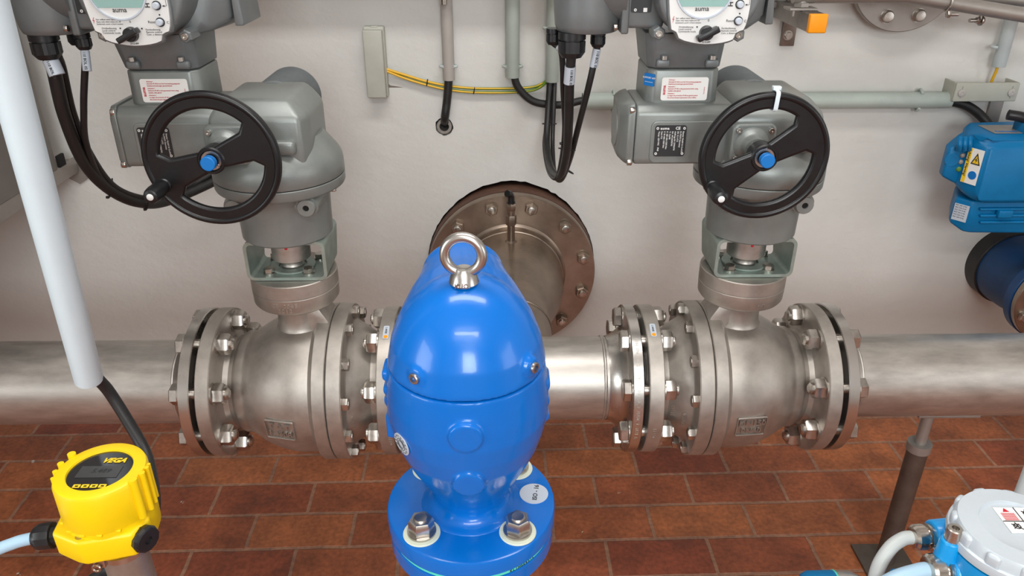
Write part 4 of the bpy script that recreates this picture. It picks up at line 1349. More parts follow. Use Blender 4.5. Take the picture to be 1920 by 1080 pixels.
# ---------------------------------------------------------------- white plastic pipe and its cable
p0, p1 = U(167, 712, 0.80), U(20, 160, 0.72)
dd = (p1-p0).normalized()
top = p0 + dd*1.75
t = thing('plastic_pipe', 'white plastic cable pipe leaning across the left side of the photo', 'pipe', p0)
bm = N(); lathe(bm, p0, dd, [(0.004, 0.0128), (0, 0.0135), (0, 0.0156), (0.0012, 0.0162), (1.75, 0.0162)], 40, cap=False)
obj('tube', bm, M['white'], t)
cable([p0 + dd*0.1 + V((0.004, 0, 0)), p0 + dd*0.02 + V((0.006, 0, 0)), U(205, 735, 0.81), U(243, 795, 0.80), U(273, 850, 0.78), U(286, 905, 0.74), U(288, 960, 0.70), U(262, 1020, 0.66), U(200, 1070, 0.63), U(150, 1110, 0.6), U(120, 1180, 0.6)], 0.0072, 'black cable dropping from the white plastic pipe behind the yellow transmitter')

# ---------------------------------------------------------------- grey-lidded transmitter, bottom right
LZ = 0.885
c = q_at(1912, 988, LZ); KX, KY = c.x, c.y
RK = 0.0555
t = thing('flow_transmitter', 'bright blue instrument housing with light grey screw lid, in the bottom right corner', 'transmitter', (KX, KY, 0))
bm = N()
n = 96
prof = [(LZ-0.022, RK*1.03), (LZ-0.018, RK*1.045), (LZ-0.013, RK*1.03), (LZ-0.012, RK*0.985), (LZ-0.003, RK*0.96), (LZ, RK*0.93), (LZ+0.001, RK*0.62), (LZ-0.0025, RK*0.60), (LZ-0.0025, 0)]
lathe(bm, (KX, KY, 0), Z_, prof, n, cap=False)
for k in range(12):
    aa = math.radians(30*k+8)
    rot = Matrix.Rotation(aa, 4, 'Z')
    box(bm, V((KX, KY, LZ-0.004)) + rot @ V((RK*0.925, 0, -0.0035)), (0.010, 0.013, 0.0135), 0.0035, rot)
ld = obj('screw_lid', bm, M['lid'], t, 40)
bm = N()
sp0 = q_at(1861, 952, LZ-0.0018)
ux = V((1, -0.03, 0)).normalized(); uy = V((0.03, 1, 0)).normalized()
plate(bm, [[(0, 0), (0.055, 0), (0.055, -0.033), (0, -0.033)]], sp0 - V((0, 0, 0.0)), ux, uy, 0.0008)
sl = obj('pictogram_sticker', bm, M['label'], ld)
bm = N()
f = sp0 + V((0, 0, 0.0006))
def L2(a, b, w_=0.0005):
    pa, pb = f + ux*a[0] + uy*a[1], f + ux*b[0] + uy*b[1]
    tube(bm, [pa, pb], w_, 4)
L2((0.019, 0), (0.019, -0.033)); L2((0, -0.0185), (0.055, -0.0185))
for a in ((0.028, -0.008), (0.043, -0.008), (0.0095, -0.025)):
    torus(bm, f + ux*a[0] + uy*a[1], Z_, 0.003, 0.0006, 16, 4)
    L2((a[0]-0.004, a[1]+0.003), (a[0]+0.004, a[1]-0.004)); L2((a[0], a[1]+0.005), (a[0]+0.001, a[1]-0.002)); L2((a[0]-0.004, a[1]-0.003), (a[0]+0.003, a[1]+0.003))
torus(bm, f + ux*0.032 - uy*0.026, Z_, 0.0055, 0.0005, 24, 4)
obj('sticker_print', bm, M['ink'], sl)
bm = N()
plate(bm, [[(0.0065, -0.006), (0.0125, -0.006), (0.0095, -0.001)]], f, ux, uy, 0.0004)
for i in range(6):
    L2((0.003, -0.0082-0.0017*i), (0.016, -0.0082-0.0017*i), 0.00035)
obj('red_print', bm, M['red'], sl)
bm = N()
lathe(bm, (KX, KY, 0), Z_, [(LZ-0.15, 0.028), (LZ-0.14, 0.036), (LZ-0.11, 0.046), (LZ-0.085, 0.053), (LZ-0.05, RK*1.0), (LZ-0.024, RK*1.03)], 80)
A = q_at(1752, 1003, LZ-0.045)
for (px, py, zz, r, y_) in ((1745, 1006, LZ-0.048, 0.0165, 0), (1775, 1068, LZ-0.052, 0.0185, 0)):
    a_ = q_at(px, py, zz)
    cyl(bm, a_, V((KX, a_.y, zz)), r, r*1.25, 32, 0.002)
bx = q_at(1787, 1005, LZ-0.012)
cyl(bm, bx - Z_*0.05, bx - Z_*0.004, 0.0125, 0.0095, 28, 0.002)
obj('housing', bm, M['cyan'], t, 45)
bm = N(); lathe(bm, bx - Z_*0.004, Z_, [(0, 0.0072), (0.013, 0.0072), (0.014, 0.006), (0.014, 0.0034), (0.009, 0.003), (0.009, 0)], 24)
obj('lid_clamp_screw', bm, M['bolt'], t)
bm = N(); e = q_at(1760, 1031, LZ-0.05); lathe(bm, e, V((-1, -0.2, 0)), [(0, 0.004), (0.006, 0.004), (0.007, 0.003), (0.007, 0)], 20)
box(bm, e + V((0.004, 0, 0.002)), (0.003, 0.014, 0.012), 0.001, Matrix.Rotation(0.6, 4, 'Y')); obj('earth_terminal', bm, M['nickel'], t)
gl = []
for (px, py, zz, r) in ((1745, 1006, LZ-0.048, 0.0125), (1775, 1068, LZ-0.052, 0.0155)):
    a_ = q_at(px, py, zz)
    d = V((-1, -0.06, 0.01)).normalized()
    bm = N(); lathe(bm, a_ + V((0.004, 0, 0)), d, [(0, r), (0.009, r*1.08), (0.0095, r*0.9), (0.012, r*0.9), (0.0125, r*1.05), (0.021, r*1.02), (0.0235, r*0.85), (0.0245, r*0.6)], 16)
    obj('cable_gland', bm, M['nickel'], t, 25)
    gl.append(a_ + d*0.018)
cable([gl[0], gl[0]+V((-0.012, -0.002, 0)), gl[0]+V((-0.028, -0.010, -0.006)), gl[0]+V((-0.043, -0.024, -0.022)), gl[0]+V((-0.050, -0.045, -0.05)), gl[0]+V((-0.048, -0.06, -0.10)), gl[0]+V((-0.04, -0.065, -0.25))], 0.0068, 'light grey cable arching from the upper gland of the grey-lidded transmitter', m='greyc')
cable([gl[1], gl[1]+V((-0.012, -0.002, 0)), gl[1]+V((-0.04, -0.008, -0.006)), gl[1]+V((-0.075, -0.018, -0.03)), gl[1]+V((-0.10, -0.03, -0.09)), gl[1]+V((-0.11, -0.03, -0.2))], 0.0082, 'pale blue cable from the lower gland of the grey-lidded transmitter', m='bluec')
bm = N(); lathe(bm, (KX, KY, 0), Z_, [(0.0, 0.026), (LZ-0.148, 0.026)], 32); obj('stand_tube', bm, M['cyan'], t)
pp = U(1922, 900, 0.80)
bm = N(); cyl(bm, (pp.x+0.004, 0.80, 0.0), (pp.x+0.004, 0.80, 2.6), 0.010, n=28)
tag(obj('conduit', bm, M['condb']), 'upright pale grey conduit at the right edge behind the grey-lidded transmitter', 'conduit')
# sensor body just peeking in at the bottom edge
t = thing('flow_sensor', 'blue pipe sensor with steel clamp just peeking in at the bottom edge', 'sensor', U(1560, 1100, 0.80))
qa, qb, qc = U(1500, 1098, 0.80), U(1562, 1098, 0.80), U(1640, 1110, 0.80)
bm = N(); lathe(bm, qa, qb-qa, [(0, 0.010), (0.004, 0.017), (0.012, 0.021), ((qb-qa).length, 0.022)], 40); obj('blue_end', bm, M['blue2'], t)
bm = N(); lathe(bm, qb, X_, [(0, 0.0215), (0.001, 0.0225), (0.0025, 0.0225), (0.0035, 0.0215)], 40); obj('seal', bm, M['mint'], t)
bm = N(); lathe(bm, qb + X_*0.0036, X_, [(0, 0.0215), (0.02, 0.021), (0.034, 0.015), (0.045, 0.008)], 40); obj('steel_end', bm, M['mach'], t)
bm = N(); hull(bm, [U(*p) for p in ((1668, 1066, 0.79), (1800, 1064, 0.79), (1668, 1160, 0.79), (1800, 1160, 0.79), (1668, 1072, 0.86), (1800, 1070, 0.86), (1668, 1160, 0.86), (1800, 1160, 0.86))], 0.004)
obj('blue_housing', bm, M['blue2'], t)

# ---------------------------------------------------------------- floor post under the right pipe
b0 = U(1667, 1050, PY)
xp = 0.905
t = thing('pipe_support', 'brown steel post on a floor plate holding up the right pipe', 'pipe support', (xp, PY, 0))
bm = N(); box(bm, (xp, PY-0.01, 0.004), (0.12, 0.12, 0.008), 0.001); obj('base_plate', bm, M['post'], t)
bm = N(); lathe(bm, (xp, PY, 0.008), Z_, [(0, 0.0215), (0.335, 0.0215)], 36); obj('post', bm, M['post'], t)
bm = N(); lathe(bm, (xp, PY, 0.335), Z_, [(0, 0.024), (0.001, 0.025), (0.02, 0.025), (0.021, 0.023), (0.021, 0.012)], 36); obj('collar', bm, M['rail'], t)
bm = N(); cyl(bm, (xp, PY, 0.34), (xp, PY, 0.437), 0.012, n=24); obj('spindle', bm, M['rail'], t)
bm = N(); box(bm, (xp+0.03, PY, 0.440), (0.13, 0.05, 0.006), 0.001); obj('saddle', bm, M['rail'], t)

# ---------------------------------------------------------------- conduits and cables on the wall
def clip(bm, c, axis, r):
    """snap-in saddle clip round a conduit"""
    u = V(axis)
    s = V((0, 0, 1)).cross(V((0, 1, 0))) if abs(u.z) > 0.5 else V((0, 0, 1))
    half = [s*(r*0.86) - Y_*(0.62*r), s*(r+0.004) - Y_*(0.3*r), s*(r+0.005) + Y_*(0.2*r), s*(r*0.75) + Y_*(r*0.85)]
    other = [V((0, p.y, 0)) - (p - V((0, p.y, 0))) for p in half]
    tube(bm, [V(c)+p for p in half] + [V(c) + Y_*(r+0.001)] + [V(c)+p for p in reversed(other)], 0.0036, 8)

def conduit(p0, p1, r, m, label, clips=()):
    t = thing('conduit', label, 'conduit', p0)
    p0, p1 = V(p0), V(p1)
    bm = N(); lathe(bm, p0, p1-p0, [(0.004, r*0.8), (0, r*0.82), (0, r*0.97), (0.001, r), ((p1-p0).length, r)], 32, cap=False)
    obj('tube', bm, M[m], t)
    for f in clips:
        bm = N(); clip(bm, f, p1-p0, r); obj('clip', bm, M['cond' if m == 'cond' else 'condb'], t)
    return t
def vcond(px, py, r, m, label, clips=()):
    y = WY - r - 0.006
    p = U(px, py, y)
    return conduit(p, V((p.x, y, 1.9)), r, m, label, [V((p.x, y, U(px, c_, y).z)) for c_ in clips])
vcond(842, 150, 0.0143, 'condw', 'upright warm grey conduit above the cable hole in the wall', (124,))
vcond(961, 145, 0.0172, 'cond', 'upright green-grey conduit with one thick black cable bending right out of it', (124,))
vcond(1035, 153, 0.0168, 'cond', 'upright green-grey conduit above the hanging cable loop', (52,))
r = 0.0205
y = WY - r - 0.006
a_, b_ = U(1092, 187, y), U(1780, 190, y)
z_ = (a_.z+b_.z)/2
conduit(V((b_.x, y, z_)), V((a_.x, y, z_)), r, 'cond', 'long horizontal green-grey conduit running behind the right actuator', [V((U(1150, 187, y).x, y, z_)), V((U(1722, 187, y).x, y, z_))])
conduit(U(1872, 125, 1.915), U(1905, 0, 1.915) + V((0, 0, 0.7)) - V((U(1905, 0, 1.915).x-U(1872, 125, 1.915).x, 0, 0)), 0.0155, 'condb', 'upright pale conduit with a yellow-green wire, above the grey box at right', [U(1877, 88, 1.915)])
# cable into the wall hole
y1 = WY-0.02
h_ = V((cx_, WY, cz_))
cable([V((U(842, 140, y1).x, y1, U(842, 100, y1).z)), U(841, 150, y1), U(838, 190, y1), U(834, 222, y1+0.002), h_ + V((0, 0.03, 0.0)), h_ + V((0, 0.09, 0))], 0.0105, 'short black cable dropping from the warm grey conduit into the wall hole')
bm = N(); ring(bm, h_ + Y_*0.001, -Y_, -0.02, 0.003, 0.0122, 0.0195, 36, 0.001)
tag(obj('sleeve', bm, M['rail']), 'round grey sleeve set in the small broken hole in the wall', 'sleeve')
cable([U(963, 110, WY-0.023), U(966, 150, WY-0.023), U(978, 172, WY-0.022), U(1000, 190, WY-0.020), U(1030, 196, WY-0.018), U(1060, 196, WY-0.024), U(1090, 189, WY-0.026), U(1120, 188, WY-0.026)], 0.0095, 'black cable bending from the middle upright conduit into the horizontal conduit')
cable([U(1750, 189, WY-0.026), U(1780, 190, WY-0.026), U(1812, 198, WY-0.03), U(1840, 218, WY-0.04), U(1860, 245, WY-0.06), U(1872, 290, WY-0.08), U(1875, 330, WY-0.1)], 0.0115, 'black cable curving from the horizontal conduit down behind the blue actuator')
# earth wires
for k, (dz, lab) in enumerate(((0.0, 'upper green-yellow earth wire running from the narrow grey wall box'), (-0.0075, 'lower green-yellow earth wire strapped beneath the upper one'))):
    pts = [U(722, 129+k*3, 1.935), U(760, 141+k*6, 1.938), U(800, 153+k*6, 1.938), U(840, 161+k*7, 1.938), U(890, 166+k*7, 1.938), U(960, 166+k*7, 1.938), U(1000, 163+k*6, 1.935), U(1020, 155+k*3, 1.93), U(1028, 146, 1.927)]
    t = thing('earth_wire', lab, 'wire', pts[0])
    bm = N(); tube(bm, pts, 0.0034, 10); obj('green_sheath', bm, M['ygreen'], t)
    bm = N(); tube(bm, [p + V((0, -0.0012, 0.0 if k else 0.0006)) for p in pts[:-1]], lambda f: 0.0032-0.0012*f, 8); o = obj('yellow_stripe', bm, M['yyell'], t)
for px, py in ((801, 155), (889, 170), (972, 170)):
    bm = N(); q = U(px, py, 1.938); torus(bm, q, (1, 0, -0.2), 0.0078, 0.0014, 24, 6)
    for v_ in bm.verts:
        v_.co.y = q.y + (v_.co.y-q.y)*0.72
    tag(obj('cable_tie', bm, M['black']), {801: 'tiny black tie on the earth wires, nearest the narrow grey box', 889: 'tiny black tie on the earth wires, between two upright conduits', 972: 'tiny black tie on the earth wires, beside the bending black cable'}[px], 'cable tie')
# narrow box
t = thing('junction_box', 'tall narrow grey plastic box on the wall at the start of the earth wires', 'junction box', U(707, 115, WY))
c = U(705, 117, 1.93)
bm = N(); box(bm, (c.x, 1.938, c.z), (0.050, 0.024, 0.168), 0.004); obj('base', bm, M['boxg'], t)
bm = N(); box(bm, (c.x-0.001, 1.918, c.z-0.002), (0.046, 0.022, 0.160), 0.003); obj('lid', bm, M['boxg'], t)
bm = N(); box(bm, (c.x+0.002, 1.932, c.z+0.0835), (0.016, 0.012, 0.004), 0.001); obj('latch', bm, M['boxg'], t)
# scraped plaster mark
bm = N(); q0, q1 = U(726, 160, WY), U(757, 164, WY)
hull(bm, [q0 + V((0, 0, 0.005)), q0 - V((0, 0, 0.006)), q1, q0 + V((0.01, -0.002, 0))] + [q0 + V((0, 0.002, 0)), q1 + V((0, 0.002, 0))])
struct('trim_3', bm, M['rail'])

# grey channel box at right with rim screws
c = U(1847, 172, 1.90)
t = thing('terminal_box', 'wide grey-green box with two round screws, left open on top, near the right edge', 'junction box', (c.x, 1.9, c.z-0.03))
bm = N(); box(bm, (c.x, 1.898, c.z), (0.158, 0.01, 0.046), 0.003); box(bm, (c.x, 1.93, c.z-0.02), (0.158, 0.06, 0.006), 0.001)
box(bm, (c.x-0.077, 1.93, c.z), (0.005, 0.06, 0.046), 0.001); box(bm, (c.x+0.077, 1.93, c.z), (0.005, 0.06, 0.046), 0.001)
obj('shell', bm, M['boxg'], t)
for s in (-1, 1):
    bm = N(); lathe(bm, (c.x+s*0.062, 1.893, c.z-0.001), -Y_, [(0, 0.0095), (0.003, 0.0095), (0.004, 0.008), (0.004, 0.003), (0.003, 0.002), (0.003, 0)], 24); box(bm, (c.x+s*0.062, 1.892, c.z), (0.002, 0.002, 0.03)); obj('lid_screw', bm, M['condw'], t)
cable([U(1872, 110, 1.913), U(1869, 130, 1.913), U(1861, 148, 1.92), U(1857, 160, 1.925), U(1856, 175, 1.925)], 0.0036, 'green-yellow wire dropping from the pale conduit into the grey-green box', m='yyell')
q = U(1866, 215, 1.935)
bm = N(); box(bm, (q.x, 1.944, q.z-0.03), (0.034, 0.008, 0.20), 0.001)
tag(obj('steel_strip', bm, M['rail']), 'flat upright steel strip below the grey-green box on the wall', 'bracket')

# cable tray above, just over the picture, throws the shadow on the wall
bm = N()
box(bm, (0.1, 1.905, 1.245), (2.1, 0.09, 0.004)); box(bm, (0.1, 1.862, 1.27), (2.1, 0.003, 0.05)); box(bm, (0.1, 1.948, 1.27), (2.1, 0.003, 0.05))
tag(obj('cable_tray', bm, M['rail']), 'long galvanised cable tray fixed to the wall above the conduits', 'cable tray')

# ---------------------------------------------------------------- cabinet at the left
CXp = -1.095
t = thing('steel_cabinet', 'large grey steel cabinet side at the upper left edge behind the white pipe', 'cabinet', (CXp-0.3, 1.3, 0.8))
bm = N(); box(bm, (CXp-0.3, 1.20, 1.42), (0.6, 1.30, 1.23), 0.004); obj('body', bm, M['panel'], t)
bm = N()
box(bm, (CXp-0.005, 1.27, 0.790), (0.006, 1.34, 0.040), 0.001); box(bm, (CXp-0.03, 1.27, 0.802), (0.05, 1.34, 0.004)); obj('rail', bm, M['rail'], t)
bm = N(); hull(bm, [(CXp-0.05, WY, 0.79), (CXp+0.03, WY, 0.79), (CXp+0.03, WY, 0.76), (CXp-0.01, WY, 0.735), (CXp-0.05, WY, 0.76), (CXp-0.05, WY-0.006, 0.79), (CXp+0.03, WY-0.006, 0.79), (CXp+0.03, WY-0.006, 0.76), (CXp-0.01, WY-0.006, 0.735), (CXp-0.05, WY-0.006, 0.76)])
obj('wall_plate', bm, M['rail'], t)
bm = N(); box(bm, (CXp+0.0, 1.87, 0.823), (0.008, 0.03, 0.03), 0.002); obj('foot', bm, M['dark'], t)

# ---------------------------------------------------------------- blue actuator and valve at the right edge
t = thing('wall_valve', 'dark blue flanged valve coming out of the wall at the right edge', 'valve', (1.15, 1.8, 0.75))
wc = U(1882, 490, WY); vx, vz = wc.x, wc.z
bm = N(); ring(bm, (vx, WY, vz), -Y_, -0.02, 0.05, 0.05, 0.108, 64, 0.002); obj('wall_ring', bm, M['rubber'], t)
bm = N(); lathe(bm, (vx, WY-0.03, vz), -Y_, [(0, 0.102), (0.03, 0.103), (0.08, 0.100), (0.12, 0.094), (0.15, 0.088), (0.165, 0.09), (0.172, 0.110), (0.174, 0.118), (0.198, 0.118), (0.2, 0.116)], 72); obj('body', bm, M['blued'], t)
bm = N(); lathe(bm, (vx, WY-0.231, vz), -Y_, [(0, 0.113), (0.002, 0.115), (0.016, 0.115), (0.018, 0.113), (0.018, 0)], 72); fl = obj('counter_flange', bm, M['wallsteel'], t)
fl['label'] = 'dull steel counter flange'
for a, x, z in bolt_circle(8, 0.094):
    bm = N(); p = V((vx+x, WY-0.249, vz+z)); cyl(bm, p, p-Y_*0.002, 0.015, n=24); hexp(bm, p-Y_*0.002, p-Y_*0.014, 0.024, 0.4); obj('bolt', bm, M['bolt'], fl)
bm = N(); cyl(bm, (vx, WY-0.12, vz+0.08), (vx, WY-0.12, vz+0.16), 0.028, n=32); obj('neck', bm, M['blued'], t)

t = thing('blue_actuator', 'blue electric actuator box with yellow warning sticker at the right edge', 'actuator', (1.2, 1.8, 0.9))
ay = 1.70
b1 = U(1816, 372, ay); b2 = U(1955, 265, ay)
x0 = U(1851, 300, ay).x
bm = N()
zt, zb = U(1850, 262, ay).z, U(1850, 383, ay).z
hull(bm, [(x0, ay, zt-0.012), (x0+0.3, ay, zt-0.012), (x0-0.006, ay, zb), (x0+0.3, ay, zb), (x0-0.012, ay+0.03, zt+0.004), (x0+0.3, ay+0.02, zt+0.004), (x0-0.031, ay+0.06, zb+0.035), (x0-0.031, ay+0.06, zt-0.012), (x0+0.01, ay+0.14, zt+0.004), (x0+0.3, ay+0.17, zt+0.004), (x0+0.01, ay+0.14, zb+0.03), (x0+0.3, ay+0.17, zb)], 0.012, 4)
# cover lip at the left
hull(bm, [(x0-0.062, ay+0.055, zb+0.050), (x0-0.062, ay+0.055, zt-0.035), (x0-0.022, ay+0.050, zb+0.03), (x0-0.022, ay+0.050, zt-0.018), (x0-0.056, ay+0.085, zb+0.050), (x0-0.056, ay+0.085, zt-0.035), (x0-0.0, ay+0.12, zb+0.03), (x0-0.0, ay+0.12, zt-0.008)], 0.006, 3)
obj('housing', bm, M['blue2'], t, 50)
bm = N()
q = V((x0-0.036, ay+0.045, zt-0.020))
for k in range(3):
    tube(bm, [q + V((0.012*k-0.014, 0, 0.012)), q + V((0.012*k-0.018, -0.012, 0.0)), q + V((0.012*k-0.012, -0.006, -0.016))], 0.006, 10)
obj('cover_latch', bm, M['blue2'], t)
bm = N(); d = V((-0.25, -1, 0)).normalized(); q = V((x0-0.049, ay+0.054, (zt+zb)/2+0.014)) + V((0, 0.0005, 0))
lathe(bm, q, d, [(-0.003, 0.017), (0.001, 0.0165), (0.002, 0.0155), (0.002, 0)], 40); obj('round_cover', bm, M['blue2'], t)
for i, (dz, mm) in enumerate(((0.016, 'rail'), (0.0, 'rail'), (-0.018, 'ygreen'))):
    bm = N(); lathe(bm, V((x0-0.0285, ay+0.051, (zt+zb)/2+0.010+dz)), d, [(-0.006, 0.0062), (0, 0.0062), (0.002, 0.0062), (0.004, 0.004), (0.0045, 0)], 20); obj('indicator_lamp', bm, M[mm], t)
# warning sticker on the slanted left face
u = V((0.031, -0.06, 0)).normalized(); v = V((0.0, 0, 1))
q = V((x0-0.0125, ay+0.0235, (zt+zb)/2+0.008))
nrm = u.cross(v)
bm = N(); plate(bm, [[(-0.019, -0.042), (0.019, -0.042), (0.019, 0.042), (-0.019, 0.042)]], q + nrm*0.0045, u, v, 0.001); ws = obj('warning_sticker', bm, M['label'], t)
bm = N(); plate(bm, [[(-0.018, -0.041), (-0.009, -0.041), (-0.009, 0.041), (-0.018, 0.041)]], q + nrm*0.0053, u, v, 0.0006)
plate(bm, [[(-0.006, 0.006), (0.017, 0.006), (0.0055, 0.034)]], q + nrm*0.0053, u, v, 0.0006); obj('yellow_field', bm, M['yprint'], ws)
bm = N(); text(bm, 'Achtung! Warning!', q + nrm*0.0059 + v*0.039 - u*0.0165, -v, u, 0.0085, 0.02, 'LEFT', 0.0001)
plate(bm, [[(-0.006, 0.006), (0.017, 0.006), (0.0055, 0.034)], [(-0.0025, 0.0085), (0.0135, 0.0085), (0.0055, 0.028)]], q + nrm*0.0059, u, v, 0.0003)
plate(bm, [[(0.007, 0.023), (0.002, 0.016), (0.006, 0.0165), (0.004, 0.010), (0.009, 0.0175), (0.006, 0.017)]], q + nrm*0.0061, u, v, 0.0003); obj('black_print', bm, M['ink'], ws)
bm = N(); plate(bm, [circ(0.010, 30, 0.0055, -0.02)], q + nrm*0.0053, u, v, 0.0006); obj('blue_symbol', bm, M['cap'], ws)
bm = N(); plate(bm, [[(0, 0), (0.11, 0), (0.11, 0.07), (-0.0, 0.07)]], (x0+0.022, ay+0.035, zt+0.005), X_, Y_, 0.001); tp = obj('type_plate', bm, M['rail'], t)
bm = N(); text(bm, 'Actuator', (x0+0.030, ay+0.045, zt+0.0058), X_, Y_, 0.015, 0.03, 'LEFT', 0.0001); obj('plate_print', bm, M['cap'], tp)
# lower gear part with ribs and small plate
x0 += -0.004
zl = U(1810, 440, ay+0.02).z
bm = N()
hull(bm, [(x0+0.012, ay+0.02, zb), (x0+0.3, ay+0.02, zb), (x0+0.012, ay+0.02, zl+0.004), (x0+0.3, ay+0.02, zl), (x0-0.012, ay+0.05, zb), (x0-0.016, ay+0.05, zl+0.022), (x0+0.04, ay+0.15, zb), (x0+0.04, ay+0.15, zl+0.02), (x0+0.3, ay+0.15, zb), (x0+0.3, ay+0.15, zl)], 0.006, 3)
for k in range(3):
    zz = zb - 0.018 - 0.017*k
    box(bm, (x0+0.16, ay+0.02, zz), (0.26-0.01*k, 0.018, 0.006), 0.0025)
box(bm, (x0+0.09, ay+0.012, zb-0.028), (0.035, 0.02, 0.02), 0.004)
obj('gear_housing', bm, M['blue2'], t, 50)
bm = N(); u = V((0.024, -0.03, 0)).normalized(); q = V((x0-0.001, ay+0.0345, (zb+zl)/2+0.008)); nrm = u.cross(v)
plate(bm, [[(-0.017, -0.020), (0.017, -0.020), (0.017, 0.022), (-0.017, 0.022)]], q + nrm*0.0015, u, v, 0.001); sm = obj('small_plate', bm, M['stick'], t)
bm = N()
for i in range(6):
    text(bm, 'IP67 24V 0.4A', q + nrm*0.0022 + v*(0.017-0.006*i) - u*0.015, u, v, 0.0045, 0, 'LEFT', 0.0001)
obj('plate_print', bm, M['ink'], sm)
# crank grip on top
g = U(1890, 215, ay+0.06)
bm = N(); tube(bm, [g, g + V((0.03, -0.01, -0.004)), g + V((0.08, -0.02, -0.02))], 0.012, 16); obj('crank_grip', bm, M['black'], t)
bm = N(); hull(bm, [g + V(p) for p in ((0.03, -0.03, -0.012), (0.2, -0.04, -0.03), (0.03, 0.02, -0.012), (0.2, 0.02, -0.03), (0.03, -0.03, -0.05), (0.2, -0.03, -0.05), (0.03, 0.02, -0.05), (0.2, 0.02, -0.05), (0.07, -0.03, 0.01), (0.2, -0.03, 0.01))], 0.006); obj('crank_socket', bm, M['blue2'], t)

# ---------------------------------------------------------------- upper right wall fittings
w0 = U(1707, -48, 1.90)
t = thing('blind_flange', 'round steel flange at the top edge, partly cut off, right of the orange cap', 'flange', w0)
bm = N(); lathe(bm, (w0.x, WY, w0.z), -Y_, [(0, 0.118), (0.004, 0.120), (0.03, 0.128), (0.048, 0.1285), (0.05, 0.1265), (0.05, 0)], 80); obj('disc', bm, M['rail'], t)
for i in range(8):
    a = math.radians(-66 + 45*i + 0)
    p = V((w0.x + 0.098*math.cos(a), WY-0.05, w0.z + 0.098*math.sin(a)))
    bm = N(); cyl(bm, p, p-Y_*0.002, 0.016, n=24); lathe(bm, p-Y_*0.002, -Y_, [(0, 0.014), (0.006, 0.0145), (0.012, 0.011), (0.013, 0)], 24); obj('bolt', bm, M['bolt'], t)
# two steel tubes crossing at the top right
ta, tb = U(1700, -8, 1.78), U(1980, 38, 1.72)
bm = N(); tube(bm, [ta - V((0.25, 0, -0.0)), ta, tb, tb + V((0.3, -0.05, 0))], 0.0155, 20, 1)
tag(obj('steel_tube', bm, M['rail']), 'lower steel tube slanting through the top right corner', 'tube')
bm = N(); tube(bm, [ta + V((-0.1, 0.04, 0.018)), tb + V((0.1, 0.04, 0.022))], 0.0125, 16, 1)
tag(obj('steel_tube', bm, M['rail']), 'upper rear steel tube in the top right corner, running over the slanting one', 'tube')
q = U(1779, 20, 1.745)
t = thing('pipe_clamp', 'small bolted clamp on the slanting tube in the top right corner', 'clamp', q)
bm = N(); torus(bm, U(1779, 4, 1.762), (1, -0.15, -0.1), 0.0185, 0.0028, 32, 8); obj('band', bm, M['bolt'], t)
bm = N(); cyl(bm, q + V((-0.006, -0.01, -0.006)), q + V((0.016, -0.01, -0.006)), 0.0045, n=16); hexp(bm, q + V((-0.008, -0.01, -0.006)), q + V((-0.001, -0.01, -0.006)), 0.014); obj('clamp_bolt', bm, M['bolt'], t)
q = U(1838, 38, 1.76)
bm = N(); cyl(bm, q, q + V((-0.026, -0.004, 0)), 0.0042, n=16); hexp(bm, q + V((-0.010, -0.002, 0)), q + V((-0.003, -0.001, 0)), 0.013); cyl(bm, q + V((0.002, 0, 0)), q + V((-0.001, 0, 0)), 0.0115, n=20); hexp(bm, q + V((0.001, 0, 0)), q + V((0.008, 0, 0)), 0.013)
cyl(bm, q + V((0, 0, 0.0)), q + V((0, 0, 0.03)), 0.005, n=12)
tag(obj('clamp_bolt', bm, M['bolt']), 'loose-looking bolt with nuts hanging below the slanting tube', 'bolt')
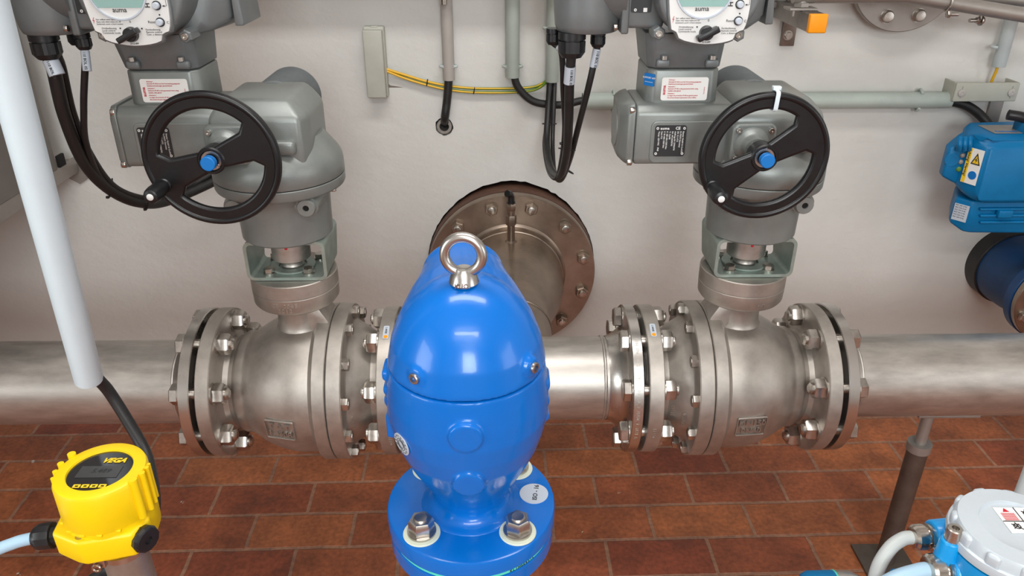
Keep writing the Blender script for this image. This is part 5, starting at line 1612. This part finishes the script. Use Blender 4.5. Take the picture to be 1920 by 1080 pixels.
# bracket arm with orange end cap
e = U(1535, 45, 1.70)
t = thing('wall_bracket', 'steel square bracket arm with orange end cap at the top edge', 'bracket', (e.x, WY, e.z))
s = 0.037
xo = U(1485, 50, WY).x
bx_ = U(1478, 40, WY)
bm = N(); box(bm, (e.x, 1.83, e.z), (s, 0.235, s), 0.002); obj('arm', bm, M['arm'], t)
bm = N(); box(bm, (e.x, 1.708, e.z), (s+0.002, 0.014, s+0.002), 0.003); oc = obj('end_cap', bm, M['orange'], t); oc['label'] = 'orange plastic end cap'
pl = U(1477, 60, WY-0.004)
bm = N(); box(bm, (pl.x+0.002, WY-0.004, pl.z+0.025), (0.034, 0.008, 0.115), 0.001); obj('wall_plate', bm, M['arm'], t)
bm = N(); q = U(1477, 66, WY-0.008); cyl(bm, q, q-Y_*0.002, 0.0115, n=24); hexp(bm, q-Y_*0.002, q-Y_*0.010, 0.016); obj('bolt', bm, M['bolt'], t)
bm = N(); q = V((e.x-0.014, 1.78, e.z+s/2)); box(bm, q + Z_*0.003, (0.062, 0.045, 0.005), 0.001); box(bm, q + V((-0.022, -0.02, -0.004)), (0.004, 0.004, 0.014)); hexp(bm, q + Z_*0.006, q + Z_*0.016, 0.03, 0.2)
cyl(bm, q + Z_*0.016, q + Z_*0.09, 0.012, n=24); obj('clamp', bm, M['rail'], t)
q = U(1449, 8, WY-0.01)
bm = N(); box(bm, q + V((0, 0.004, 0.01)), (0.022, 0.006, 0.03), 0.001); cyl(bm, q, q-Y_*0.014, 0.0065, n=20)
tag(obj('anchor_bolt', bm, M['rail']), 'small anchor bolt in the wall just right of the right control panel', 'bolt')
q = U(832, -6, 1.90)
bm = N(); box(bm, q + V((0, 0.0, 0.012)), (0.022, 0.014, 0.028), 0.003); cyl(bm, q + V((0.0, -0.004, -0.016)), q + V((0, -0.004, 0.0)), 0.008, n=20); cyl(bm, q + V((0, 0, 0)), q + V((0, 0.05, 0)), 0.004, n=10)
tag(obj('cable_fitting', bm, M['nickel']), 'small metal fitting at the top edge in front of the warm grey conduit', 'fitting')

# ---------------------------------------------------------------- repeats of one kind share a group phrase
GROUPS = (('ball_valve', '', 'stainless ball valves in the pipe run'), ('electric_actuator', '', 'grey electric actuators on the ball valves'),
          ('steel_pipe', '', 'straight stainless pipes of the run'), ('earth_wire', '', 'earth wires on the wall'),
          ('cable_tie', 'earth wires', 'tiny ties on the earth wires'), ('cable_tie', 'black tie', 'black ties on the actuator cables'),
          ('conduit', 'upright', 'upright conduits on the wall'), ('cable', 'of the right actuator', 'cables of the right actuator'),
          ('cable', 'of the left actuator', 'cables of the left actuator'), ('steel_tube', '', 'steel tubes in the top right corner'))
for o in list(SC.objects):
    if o.parent is None and 'label' in o:
        for kind, word, phrase in GROUPS:
            if o.name.split('.')[0] == kind and word in o['label'] and 'group' not in o:
                o['group'] = phrase
